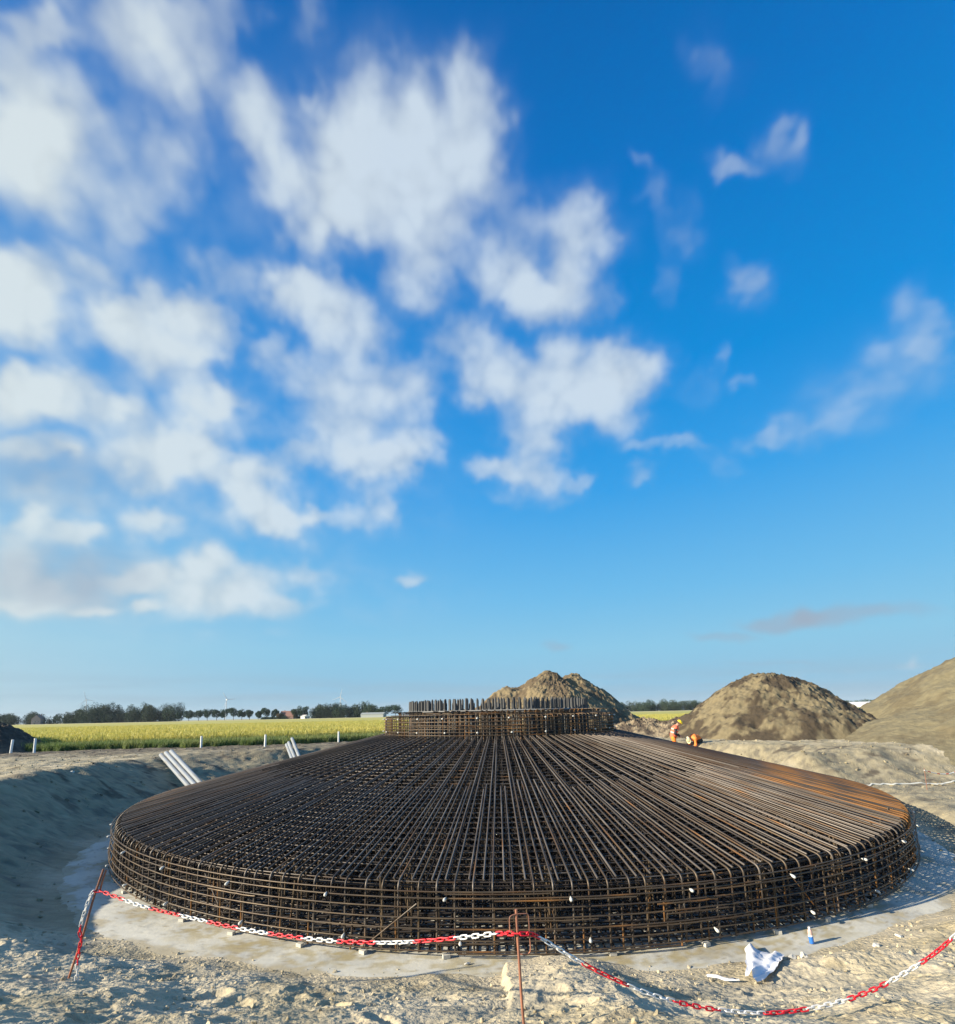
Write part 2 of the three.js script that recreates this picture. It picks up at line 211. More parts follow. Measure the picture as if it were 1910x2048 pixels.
function groundColour(x, z, y) {
  const e = fieldEdge(x);
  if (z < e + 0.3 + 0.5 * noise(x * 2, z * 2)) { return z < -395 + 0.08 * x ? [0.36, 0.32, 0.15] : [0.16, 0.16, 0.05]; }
  const n = fbm(x * 0.8 + 20, z * 0.8, 4), m = fbm(x * 3.3, z * 3.3 + 7, 3), g = noise(x * 21, z * 21) * 0.5 + noise(x * 47, z * 47) * 0.5;
  let c = mix3(SAND, SAND2, sstep(-0.2, 0.35, n));
  c = mix3(c, DAMP, sstep(0.12, 0.42, m + 0.4 * n) * 0.7);
  c = mix3(c, GREY, sstep(0.1, 0.4, fbm(x * 0.5 - 8, z * 0.5 + 30, 3)) * 0.6);
  const dx = x - CX, dz = z - CZ, rho = Math.hypot(dx, dz), phi = Math.atan2(dx, dz) * 180 / Math.PI, [re, w] = bank(phi);
  // darker tone for the sand behind the foreground and on the cut banks
  const cut = sstep(re + 0.1, re + 0.5, rho) * (1 - sstep(re + w * 0.9, re + w * 1.15, rho + 0.5 * n)) * sstep(32, 46, Math.abs(phi));
  c = mix3(c, DUG, clamp(sstep(-7, -9, z) * (0.55 + 0.8 * n)));
  c = mix3(c, mix3(DUG, WET, sstep(-0.1, 0.35, m + 0.4 * n)), cut * clamp(0.8 + 0.6 * m));
  // dark topsoil turned up along the field
  const back = sstep(e + 9.5, e + 3.0, z + 4.5 * fbm(x * 0.35, z * 1.1, 4)) * (x < 14 ? 1 : 0.4);
  c = mix3(c, SOIL, back * clamp(0.75 + 0.7 * m));
  c = mix3(c, SOIL, 0.8 * sstep(0.16, 0.34, fbm(x * 0.7 + 3, z * 1.6, 4)) * sstep(-12, -16, z) * sstep(re0(x, z), re0(x, z) + 1.5, rho));
  const k = 1 + 0.34 * g + 0.2 * m; return [c[0] * k, c[1] * k, c[2] * k];
}
function re0(x, z) { return bank(Math.atan2(x - CX, z - CZ) * 180 / Math.PI)[0]; }
{
  const geos = [];
  const sheet = (xs, zs, fine, skip) => {
    const nx = xs.length, nz = zs.length, pos = new Float32Array(nx * nz * 3), col = new Float32Array(nx * nz * 3), uv = new Float32Array(nx * nz * 2), idx = [];
    for (let j = 0; j < nz; j++) for (let i = 0; i < nx; i++) {
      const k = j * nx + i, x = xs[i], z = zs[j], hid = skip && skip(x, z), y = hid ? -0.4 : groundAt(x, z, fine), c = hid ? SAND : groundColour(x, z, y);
      pos.set([x, y, z], k * 3); col.set(c, k * 3); uv.set([x, z], k * 2);
    }
    for (let j = 0; j < nz - 1; j++) for (let i = 0; i < nx - 1; i++) {
      if (skip && skip(xs[i], zs[j]) && skip(xs[i + 1], zs[j + 1]) && skip(xs[i], zs[j + 1]) && skip(xs[i + 1], zs[j])) continue;
      const a = j * nx + i; idx.push(a, a + nx, a + 1, a + 1, a + nx, a + nx + 1);
    }
    const g = new THREE.BufferGeometry(); g.setAttribute('position', new THREE.BufferAttribute(pos, 3)); g.setAttribute('color', new THREE.BufferAttribute(col, 3)); g.setAttribute('uv', new THREE.BufferAttribute(uv, 2)); g.setIndex(idx); g.computeVertexNormals(); geos.push(g);
  };
  const range = (a, b, s) => { const n = Math.round((b - a) / s); return [...Array(n + 1)].map((_, i) => a + (b - a) * i / n); };
  const grow = (from, to, s, k) => { const o = []; let v = from; while (Math.abs(v) < Math.abs(to)) { v += s; s *= k; o.push(v); } return o; };
  const inNear = (x, z) => x > -7.4 && x < 6.9 && z > -7.55 && z < -2.75, inPit = (x, z) => x > -31.9 && x < 31.9 && z > -39.9 && z < 5.9;
  sheet(range(-7.48, 6.98, 0.0175), range(-7.64, -2.66, 0.0175), true);
  sheet(range(-32, 32, 0.09), range(-40, 6, 0.09), true, (x, z) => inNear(x, z) || Math.hypot(x - CX, z - CZ) < 10.2);
  const xs = [...grow(-32, -9000, -0.8, 1.09).reverse(), ...range(-32, 32, 1), ...grow(32, 9000, 0.8, 1.09)], zs = [...grow(-40, -9000, -0.8, 1.09).reverse(), ...range(-40, 6, 1), ...grow(6, 900, 0.8, 1.12)];
  sheet(xs, zs, false, inPit);
  const bump = grainTexture(512, (u, v) => 0.5 + 0.55 * tileable(u, v, 18, 5));
  const m = paint({ roughness: 0.95, bumpMap: bump, bumpScale: 0.03 });
  const g = mesh('ground', mergeGeometries(geos), m, scene); g.userData.kind = 'structure';
  tag(g, 'trampled pale sand around the pit with dark soil by the field', 'ground', null, 'structure');
}
// thin concrete blinding slab under the cage
{
  const pos = [], col = [], uv = [], idx = [], nr = 90, na = 1000;
  for (let j = 0; j <= nr; j++) for (let i = 0; i <= na; i++) {
    const r = 11.75 * (j < 4 ? j * 2.3 / 11.75 : 0.79 + (j - 4) / (nr - 4) * 0.21), a = i / na * Math.PI * 2, x = CX + Math.sin(a) * r, z = CZ + Math.cos(a) * r;
    pos.push(x, 0.004 * fbm(x * 1.5, z * 1.5, 3), z); uv.push(x, z);
    const n = fbm(x * 1.1, z * 1.1 + 60, 4), m = fbm(x * 6, z * 6, 3), f = fbm(x * 14 + 9, z * 14, 2);
    let c = mix3([0.56, 0.545, 0.47], [0.45, 0.45, 0.405], sstep(-0.2, 0.3, n));
    c = mix3(c, [0.36, 0.30, 0.18], 0.75 * sstep(0.05, 0.4, n + 0.5 * m + 0.55 * sstep(10.9, 11.25, r)));        // sand dusted over the rim of the slab
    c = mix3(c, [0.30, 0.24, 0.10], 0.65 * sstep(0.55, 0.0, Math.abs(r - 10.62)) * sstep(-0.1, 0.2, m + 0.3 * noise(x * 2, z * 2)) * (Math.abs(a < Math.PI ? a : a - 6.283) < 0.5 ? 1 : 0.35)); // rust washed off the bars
    c = mix3(c, [0.27, 0.225, 0.145], 0.7 * sstep(0.24, 0.36, f + 0.25 * n));   // mud splashes
    c = mix3(c, [0.33, 0.33, 0.30], 0.7 * sstep(0.045, 0.015, Math.abs(fbm(x * 0.8 + 3, z * 0.8, 3) - 0.03)) * sstep(-0.1, 0.2, m));   // hairline cracks and trowel lines
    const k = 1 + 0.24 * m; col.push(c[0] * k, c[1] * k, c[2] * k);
  }
  for (let j = 0; j < nr; j++) for (let i = 0; i < na; i++) { const a = j * (na + 1) + i; idx.push(a, a + na + 1, a + 1, a + 1, a + na + 1, a + na + 2); }
  const g = new THREE.BufferGeometry(); g.setAttribute('position', new THREE.Float32BufferAttribute(pos, 3)); g.setAttribute('color', new THREE.Float32BufferAttribute(col, 3)); g.setAttribute('uv', new THREE.Float32BufferAttribute(uv, 2)); g.setIndex(idx); g.computeVertexNormals();
  const bump = grainTexture(256, (u, v) => 0.5 + 0.5 * tileable(u, v, 10, 5, 90));
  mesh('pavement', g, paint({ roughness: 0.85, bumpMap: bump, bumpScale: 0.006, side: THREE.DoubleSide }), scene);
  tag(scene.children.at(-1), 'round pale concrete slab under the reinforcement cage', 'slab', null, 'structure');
}

// ---------------------------------------------------------------- spoil heaps
function heap(name, label, category, centre, peaks, radius, palette, seed, group, rough = 1) {
  const t = thing(name, label, category, group, [centre[0], 0, centre[1]]);
  const na = 420, nr = 190, pos = [], col = [], idx = [], uv = [];
  for (let j = 0; j <= nr; j++) for (let i = 0; i <= na; i++) {
    const a = i / na * Math.PI * 2, r = radius * j / nr, x = Math.sin(a) * r, z = Math.cos(a) * r, gx = x + seed * 13.7, gz = z - seed * 5.1;
    let y = -1e9;
    for (const [px, pz, h, slope, round] of peaks) { const d = Math.hypot(x - px, z - pz) * (1 + 0.16 * fbm(gx * 0.28 + px, gz * 0.28, 2)), v = h - (Math.sqrt(d * d + round * round) - round) * slope; const k = 0.35; y = y < -1e8 ? v : Math.max(y, v) + k * Math.max(0, 1 - Math.abs(y - v) / k) ** 2 / 4; }
    const body = sstep(-0.3, 0.8, y - LEVEL);
    const n = 0.09 * ridged(a * 7 + seed, r * 0.22, 3) + 0.32 * fbm(gx * 0.5, gz * 0.5, 3) + 0.20 * ridged(gx * 0.75, gz * 0.75 + 3, 4) + 0.17 * fbm(gx * 2.3, gz * 2.3, 3) + 0.10 * ridged(gx * 3.2, gz * 3.2, 3) + 0.07 * ridged(gx * 6.5 + 3, gz * 6.5, 2);
    y = Math.max(y + n * body * rough, groundAt(x + centre[0], z + centre[1], false) - 0.35); if (j === nr) y = LEVEL - 1;
    pos.push(x, y, z); uv.push(x, z);
    const m = fbm(gx * 0.42, gz * 0.42 + 9, 4) + 0.6 * fbm(gx * 1.9 + 4, gz * 1.9, 3), k = 1 + 0.45 * fbm(gx * 5, gz * 5, 3);
    const c = mix3(palette[0], palette[1], sstep(palette[2] - 0.16, palette[2] + 0.16, m)); col.push(c[0] * k, c[1] * k, c[2] * k);
  }
  for (let j = 0; j < nr; j++) for (let i = 0; i < na; i++) { const a = j * (na + 1) + i; idx.push(a, a + na + 1, a + 1, a + 1, a + na + 1, a + na + 2); }
  const g = new THREE.BufferGeometry(); g.setAttribute('position', new THREE.Float32BufferAttribute(pos, 3)); g.setAttribute('color', new THREE.Float32BufferAttribute(col, 3)); g.setAttribute('uv', new THREE.Float32BufferAttribute(uv, 2)); g.setIndex(idx); g.computeVertexNormals();
  mesh('spoil', g, paint({ roughness: 0.95, bumpMap: grainTexture(256, (u, v) => 0.5 + 0.5 * tileable(u, v, 7, 5, seed)), bumpScale: 0.05 }), t);
  return t;
}
const HEAPS = 'heaps of excavated sand and soil';
heap('sand_heap', 'twin-peaked sand heap rising directly behind the bolt ring', 'sand heap', [6.6, -43.5], [[-0.6, 0, 6.3, 0.78, 0.9], [1.9, -1.5, 6.25, 0.85, 0.7], [-4, 0.4, 5.1, 0.75, 0.6], [-8, 1, 3.2, 0.5, 1]], 13, [[0.20, 0.156, 0.087], [0.108, 0.08, 0.047], 0.06], 2, HEAPS);
heap('soil_heap', 'rounded brown heap of clumpy soil and sand behind the two workers', 'soil heap', [17.8, -31], [[-0.5, 0.6, 4.95, 0.8, 2.1], [0.5, -0.5, 4.4, 0.86, 1.7], [-3.0, 1.2, 3.1, 0.62, 1.2]], 9, [[0.175, 0.143, 0.082], [0.055, 0.041, 0.025], -0.04], 3, HEAPS, 0.85);
heap('sand_heap', 'tall smooth pale sand heap cut off by the right edge', 'sand heap', [30.0, -24.5], [[0, 0, 7.7, 0.6, 1.2], [-4.6, 0.6, 4.45, 0.58, 0.9], [-8.8, 0.8, 2.7, 0.42, 1.4], [3, -3, 6.5, 0.6, 1.5]], 15, [[0.163, 0.141, 0.083], [0.123, 0.102, 0.059], 0.1], 4, HEAPS, 0.5);
heap('soil_heap', 'dark topsoil heap at the left edge beside two white stakes', 'soil heap', [-30.9, -29.7], [[-0.6, 0, 3.9, 0.6, 0.7], [1.9, 0, 2.95, 0.6, 0.6]], 9, [[0.06, 0.047, 0.036], [0.10, 0.078, 0.055], 0.1], 5, HEAPS);
heap('soil_heap', 'low dark ridge of soil behind the worker in the yellow helmet', 'soil heap', [10.6, -33.5], [[0, 0, 2.3, 0.4, 0.8], [2.6, 1.4, 2.35, 0.45, 0.8], [-2, 0.5, 1.75, 0.3, 0.6]], 6, [[0.25, 0.20, 0.13], [0.08, 0.06, 0.042], -0.05], 6, HEAPS);

// loose clods and lumps lying on the sand
{
  const g = new THREE.IcosahedronGeometry(1, 1), p = g.attributes.position; for (let i = 0; i < p.count; i++) { const k = 1 + 0.45 * noise(p.getX(i) * 1.7 + 3, p.getY(i) * 1.7 + p.getZ(i) * 1.3); p.setXYZ(i, p.getX(i) * k, p.getY(i) * k * 0.7, p.getZ(i) * k); } g.computeVertexNormals();
  const r = rng(606), n = 5200, m = new THREE.InstancedMesh(g, new THREE.MeshStandardMaterial({ color: 0xffffff, roughness: 0.95 }), n), M = new THREE.Matrix4(), Q = new THREE.Quaternion(), E = new THREE.Euler(), C = new THREE.Color();
  let i = 0; while (i < n) {
    const near = i < 2300, x = near ? mix(-7.5, 7.5, r()) : mix(-24, 22, r()), z = near ? mix(-7.6, -2.4, r()) : mix(-31, -7.5, r());
    const d = Math.hypot(x - CX, z - CZ), e = bank(Math.atan2(x - CX, z - CZ) * 180 / Math.PI)[0]; if (d < e - 0.15 || fbm(x * 0.6 + 70, z * 0.6, 3) < -0.12 + 0.3 * (r() - 0.5) || z < fieldEdge(x)) continue;
    const s = (near ? 0.006 : 0.012) + (near ? 0.02 : 0.04) * r() ** 4; E.set(r() * 6, r() * 6, r() * 6); Q.setFromEuler(E); M.compose(V(x, Math.max(0, groundAt(x, z)) + s * 0.25, z), Q, V(s * (0.8 + 0.5 * r()), s * (0.7 + 0.4 * r()), s)); m.setMatrixAt(i, M);
    const c = groundColour(x, z, 0), k = 0.8 + 0.3 * r(); m.setColorAt(i, C.setRGB(c[0] * k, c[1] * k, c[2] * k)); i++;
  }
  m.name = 'sand_clods'; shade(m); scene.add(m); tag(m, 'small loose clods of sand strewn over the banks', 'clods', null, 'stuff');
}

// ---------------------------------------------------------------- the reinforcement cage
const steel = new THREE.MeshStandardMaterial({ color: 0xffffff, vertexColors: true, roughness: 0.5, metalness: 0.4 });
const SCALE = [0.047, 0.039, 0.034], RUST = [0.066, 0.042, 0.026], TAN = [0.245, 0.212, 0.18], WARM = [0.165, 0.118, 0.068], ORANGE = [0.30, 0.14, 0.042];
// mill scale with flecks of rust; orange = how rusty this bar is
function steelColour(seed, orange = 0.15, tan = 0.4, from = -1, light = TAN) {
  return (t, p) => {
    const s = (p.x + p.y * 1.3 + p.z * 0.7), a = fbm(s * 1.7 + seed * 9.1, seed * 3.7, 3), b = fbm(s * 7 + seed * 2.3, seed, 2);
    let c = mix3(SCALE, light, clamp(tan + a * 0.9));
    c = mix3(c, RUST, sstep(0.0, 0.35, b + 0.25 * a + orange * 0.4 - 0.02));
    return mix3(c, ORANGE, clamp(sstep(0.5 - orange * 0.75, 0.85 - orange * 0.75, a + b * 0.6 + 0.2) * sstep(from - 0.8, from + 0.6, p.x)));
  };
}
const SLOPE = 0.2396, RIM = 0.838, coneY = (r) => RIM + (R - r) * SLOPE;
const cage = thing('rebar_cage', 'huge round conical cage of rusty reinforcing bars in the pit', 'rebar cage', null, [CX, 0, CZ]);
const rnd = rng(2024), turnTo = (o, phi) => { o.rotation.y = phi - Math.PI / 2; return o; };
const radialPath = (r0, r1, dy, n = 10) => { const o = []; for (let i = 0; i <= n; i++) { const r = mix(r0, r1, i / n); o.push(V(r, coneY(r) + dy, 0)); } return o; };
{
  const top = part('cone_top_mat', cage), N = 264;
  const bends = [], straights = [];
  for (let k = 0; k < 12; k++) {
    const long = k % 2 === 0, rusty = k >= 8, r0 = long ? 3.9 : 7.0 + (k % 5) * 0.12;
    const p = radialPath(r0, R - 0.14, 0.014, 12), dy = 0.014;
    for (let i = 1; i <= 5; i++) { const a = i / 5 * (Math.PI / 2 - 0.235) + 0.235; p.push(V(R - 0.14 + 0.1 * (Math.sin(a) - 0.233), coneY(R - 0.14) + dy - 0.1 * (Math.cos(0.235) - Math.cos(a)), 0)); }
    const x = p.at(-1).x; for (let y = 0.6; y >= 0.05; y -= 0.135) p.push(V(x + 0.006 * noise(y * 4, k), y, 0)); p.push(V(x, 0.045, 0));
    bends.push(bar(p, 0.0145, 6, steelColour(k + 1, rusty ? 0.78 : 0.02 + 0.08 * (k % 3), 0.28, rusty ? 8.0 : -1, k % 3 ? TAN : WARM)));
    straights.push(bar(radialPath(long ? 3.85 : 6.9 + (k % 5) * 0.15, R - 0.17 + 0.02 * (k % 3), 0.006, 14), 0.0145, 6, steelColour(k + 31, rusty ? 0.7 : 0.02 + 0.06 * (k % 3), 0.48, rusty ? 8.4 : -1)));
  }
  for (let i = 0; i < N; i++) {
    const phi = i / N * Math.PI * 2, deg = ((phi * 180 / Math.PI + 180) % 360) - 180, rust = deg > 46 && deg < 108 && rnd() < 0.85;
    const pick = (j) => (rust ? 8 + Math.floor(rnd() * 2) * 2 : Math.floor(rnd() * 4) * 2) + j % 2;
    turnTo(mesh('bent_bar', bends[pick(i)], steel, top), phi + (rnd() - 0.5) * 0.0055);
    turnTo(mesh('radial_bar', straights[pick(i + 1)], steel, top), phi + Math.PI / N + (rnd() - 0.5) * 0.008);
  }
  // rings lying under the radial bars
  for (let k = 0, r = 4.05; r < 10.4; r += 0.185, k++) {
    const p = [], off = rnd() * 6, n = 176; for (let i = 0; i < n; i++) { const a = i / n * Math.PI * 2, q = r + 0.012 * noise(i * 0.4, k); p.push(V(Math.sin(a) * q, coneY(r) - 0.022 - 0.006 * noise(i * 0.3 + 9, k), Math.cos(a) * q)); }
    mesh('ring_bar', bar(p, 0.0098, 5, steelColour(k + 60 + off, 0.05, 0.2), true), steel, top);
  }
  // second, lower layer of the same mat and the links that hang between the mats
  const low = [];
  for (let i = 0; i < 220; i++) low.push(bar(radialPath(3.7, 10.3, -0.16, 3), 0.012, 4, () => SCALE).rotateY((i / 220) * Math.PI * 2 + 0.004 * rnd()));
  for (let r = 3.9; r < 10.3; r += 0.19) { const p = []; for (let i = 0; i < 110; i++) { const a = i / 110 * Math.PI * 2; p.push(V(Math.sin(a) * r, coneY(r) - 0.19, Math.cos(a) * r)); } low.push(bar(p, 0.011, 4, () => SCALE, true)); }
  mesh('lower_mat', mergeGeometries(low), steel, top).userData.kind = 'stuff';
}
{
  const rim = part('rim_cage', cage);
  // hoops round the outside
  const hoops = [0.795, 0.715, 0.60, 0.475, 0.345, 0.215, 0.095];
  hoops.forEach((h, k) => {
    const p = [], n = 300; for (let i = 0; i < n; i++) { const a = i / n * Math.PI * 2, q = R + 0.014 + 0.012 * fbm(i * 0.13, k * 7, 2); p.push(V(Math.sin(a) * q, h + 0.014 * fbm(i * 0.06 + 3, k * 5.1, 2), Math.cos(a) * q)); }
    mesh('hoop_bar', bar(p, 0.0105, 6, steelColour(k + 100, 0.15, 0.4, -1, WARM), true), steel, rim);
    for (let j = 0; j < 9; j++) { // laps where two lengths of hoop run side by side
      const a0 = rnd() * 6.283, l = 0.08 + rnd() * 0.1, q = []; for (let i = 0; i <= 8; i++) { const a = a0 + l * i / 8; q.push(V(Math.sin(a) * (R + 0.03), h - 0.024 + 0.01 * (i / 8) * (rnd() - 0.5), Math.cos(a) * (R + 0.03))); }
      mesh('lap_bar', bar(q, 0.0105, 5, steelColour(j + k * 9, 0.25, 0.5, -1, WARM)), steel, rim);
    }
  });
  // inner hoops seen through the outer ones
  for (const [r, h] of [[10.25, 0.78], [10.2, 0.2], [9.9, 0.12], [9.5, 0.1], [10.1, 0.05]]) { const p = []; for (let i = 0; i < 200; i++) { const a = i / 200 * Math.PI * 2; p.push(V(Math.sin(a) * r, h, Math.cos(a) * r)); } mesh('inner_hoop_bar', bar(p, 0.0105, 5, steelColour(r * 7, 0.1, 0.05, -1, WARM), true), steel, rim); }
  // upright starter bars of the bottom mat
  const starters = [0, 1, 2, 3].map((k) => bar(between([R - 0.03 - 0.02 * k, 0.03, 0], [R - 0.06, 0.52 + 0.07 * k, 0.014 * (k - 1.5)], 6), 0.012, 6, steelColour(k + 140, 0.2, 0.3, -1, WARM)));
  for (let i = 0; i < 110; i++) turnTo(mesh('starter_bar', starters[Math.floor(rnd() * 4)], steel, rim), (i + (rnd() - 0.5) * 0.5) / 110 * Math.PI * 2);
  // bundles of upright support bars inside
  const ups = [0, 1, 2, 3, 4].map((k) => bar(between([0, 0.06 + 0.05 * (k % 3), 0], [0.03 * (k - 2), 0.93 - 0.05 * (k % 2), 0.02 * (k - 2)], 6), 0.012 + 0.002 * (k % 3), 6, steelColour(k + 160, 0.1, 0.45, -1, WARM)));
  for (let c = 0; c < 36; c++) { const a0 = (c + 0.25 * (rnd() - 0.5)) / 36 * Math.PI * 2; for (let j = 0; j < 8; j++) { const a = a0 + (rnd() - 0.5) * 0.05, r = 9.55 + rnd() * 0.75, m = mesh('support_bar', ups[Math.floor(rnd() * 5)], steel, rim); m.position.set(Math.sin(a) * r, rnd() * 0.08 - 0.03, Math.cos(a) * r); m.rotation.y = rnd() * 6; } }
  // a few loose braces
  for (let c = 0; c < 9; c++) { const a = rnd() * 6.283, s = rnd() < 0.5 ? 1 : -1, r = R - 0.08 - rnd() * 0.4, p = []; for (let i = 0; i <= 4; i++) p.push(V(Math.sin(a + s * i * 0.0125) * r, 0.1 + i * 0.145, Math.cos(a + s * i * 0.0125) * r)); mesh('brace_bar', bar(p, 0.008, 5, steelColour(c + 200, 0.4, 0.6)), steel, rim); }
  { const p = []; for (let i = 0; i <= 4; i++) { const a = -0.1995 + i * 0.0142; p.push(V(Math.sin(a) * (R + 0.03), 0.19 + i * 0.115, Math.cos(a) * (R + 0.03))); } mesh('brace_bar', bar(p, 0.009, 5, steelColour(230, 0.5, 0.6)), steel, rim); }
  // white plastic spacers clipped on the hoops, pale blocks under the bars
  const white = mat(0.56, 0.56, 0.52, { roughness: 0.6 }), spacer = new THREE.LatheGeometry([[0, 0.046], [0.012, 0.044], [0.021, 0.034], [0.025, 0.018], [0.022, -0.008], [0.013, -0.03], [0.008, -0.05], [0, -0.05]].map(([x, y]) => new THREE.Vector2(x * 0.85, y * 0.85)), 10).rotateZ(-Math.PI / 2);
  for (let i = 0; i < 40; i++) for (const [h, o] of [[0.715, 0], [0.215, 0.45]]) { const phi = (i + o * 0.3 + 0.12 * (rnd() - 0.5) + 0.3) / 40 * Math.PI * 2, m = mesh('spacer', spacer, white, rim, 'white plastic spacer on a hoop'); m.position.set(Math.sin(phi) * (R + 0.055), h + 0.02 * (rnd() - 0.5), Math.cos(phi) * (R + 0.055)); m.rotation.order = 'YXZ'; m.rotation.set(0, phi - Math.PI / 2 + (rnd() - 0.5) * 0.5, -0.3 + (rnd() - 0.5) * 0.5); }
  const block = box(0.09, 0.045, 0.06), pale = mat(0.50, 0.48, 0.42);
  for (let i = 0; i < 60; i++) { const a = (i + 0.3 * (rnd() - 0.5)) / 60 * Math.PI * 2, m = mesh('spacer_block', block, pale, rim); m.position.set(Math.sin(a) * (R - 0.01), 0.026, Math.cos(a) * (R - 0.01)); m.rotation.y = a + (rnd() - 0.5); }
}
{
  // bottom mats: two crossing layers, packed too close to pick apart, and links hanging between top and bottom
  const low = [], line = (x0, z0, x1, z1, y) => low.push(bar([V(x0, y, z0), V(x1, y, z1)], 0.014, 4, () => SCALE));
  for (let s = -10.35; s <= 10.36; s += 0.125) { const h = Math.sqrt(Math.max(0, 10.42 ** 2 - s * s)); if (h < 0.5) continue; line(s, -h, s, h, 0.055); line(-h, s, h, s, 0.085); }
  for (let s = -10.3; s <= 10.3; s += 0.2) { const h = Math.sqrt(Math.max(0, 10.35 ** 2 - s * s)); if (h < 0.5) continue; line(s, -h, s, h, 0.16); line(-h, s, h, s, 0.19); }
  const mat0 = mesh('bottom_mat', mergeGeometries(low), steel, cage); mat0.userData.kind = 'stuff';
  const n = 13000, inst = new THREE.InstancedMesh(bar([V(0, 0, 0), V(0, 1, 0)], 0.009, 4, () => SCALE), steel, n), M = new THREE.Matrix4(), r2 = rng(8);
  for (let i = 0; i < n; i++) { const a = r2() * 6.283, r = Math.sqrt(mix(3.4 ** 2, 9.5 ** 2, r2())), h = coneY(r) - 0.1; M.makeScale(1, h - 0.07, 1).setPosition(Math.sin(a) * r, 0.07, Math.cos(a) * r); inst.setMatrixAt(i, M); }
  inst.name = 'shear_links'; inst.userData.kind = 'stuff'; shade(inst); cage.add(inst);
}
const PR = 3.80, PY0 = 2.43, PY1 = 3.02;
{
  const ped = part('pedestal_cage', cage), N = 156;
  const pedSteel = (k) => steelColour(k + 300, 0.4, 0.5, -1, WARM);  // pedestal bars: rustier and warmer than plain mill scale, alike all round
  const ups = [0, 1, 2, 3, 4, 5].map((k) => {
    const p = [V(PR - 0.02, 1.9, 0), V(PR - 0.02, 2.4, 0), V(PR - 0.02, PY1 - 0.08 - 0.012 * (k % 3), 0)];
    for (let i = 1; i <= 4; i++) { const a = i / 4 * Math.PI / 2; p.push(V(PR - 0.07 + 0.05 * Math.cos(a), PY1 - 0.08 + 0.05 * Math.sin(a), 0)); }
    p.push(V(PR - 0.45 - 0.1 * (k % 3), PY1 - 0.025, 0.01 * k)); return bar(p, 0.0115, 6, pedSteel(k));
  });
  for (let i = 0; i < N; i++) { const m = turnTo(mesh('upright_bar', ups[Math.floor(rnd() * 6)], steel, ped), (i + 0.3 * (rnd() - 0.5)) / N * Math.PI * 2); m.position.y = (rnd() - 0.5) * 0.02; }
  [0.035, 0.115, 0.205, 0.3, 0.395, 0.49].forEach((h, k) => { const p = []; for (let i = 0; i < 180; i++) { const a = i / 180 * Math.PI * 2, q = PR + 0.006 + 0.008 * noise(i * 0.3, k); p.push(V(Math.sin(a) * q, PY0 + h + 0.008 * noise(i * 0.12, k + 20), Math.cos(a) * q)); } mesh('hoop_bar', bar(p, 0.0115, 6, pedSteel(k + 10), true), steel, ped); });
  [[3.45, 0.1], [3.4, 0.25], [3.35, 0.4], [3.3, 0.64], [3.6, 0.6]].forEach(([r, h], k) => { const p = []; for (let i = 0; i < 120; i++) { const a = i / 120 * Math.PI * 2; p.push(V(Math.sin(a) * r, PY0 + h, Math.cos(a) * r)); } mesh('inner_hoop_bar', bar(p, 0.011, 5, pedSteel(k + 20), true), steel, ped); });
  const inner = [0, 1, 2].map((k) => { const p = [V(3.34, 2.0, 0), V(3.34, 3.06, 0)]; for (let i = 1; i <= 4; i++) { const a = i / 4 * Math.PI / 2; p.push(V(3.34 + 0.06 - 0.06 * Math.cos(a), 3.06 + 0.06 * Math.sin(a), 0)); } p.push(V(3.56 + 0.03 * k, 3.125, 0.02)); return bar(p, 0.0115, 6, pedSteel(k + 40)); });
  for (let i = 0; i < 110; i++) if (rnd() < 0.85) turnTo(mesh('hairpin_bar', inner[Math.floor(rnd() * 3)], steel, ped), (i + 0.5 * (rnd() - 0.5)) / 110 * Math.PI * 2);
  const white = mat(0.56, 0.56, 0.52, { roughness: 0.6 }), spacer = new THREE.SphereGeometry(0.024, 8, 6).scale(1.3, 1, 1);
  for (let i = 0; i < 26; i++) for (const h of [0.11, 0.49]) { const a = (i + 0.1 * (rnd() - 0.5) + 0.2) / 26 * Math.PI * 2, m = mesh('spacer', spacer, white, ped, 'small white plastic spacer on the pedestal'); m.position.set(Math.sin(a) * (PR + 0.04), PY0 + h, Math.cos(a) * (PR + 0.04)); m.rotation.y = a; }
}
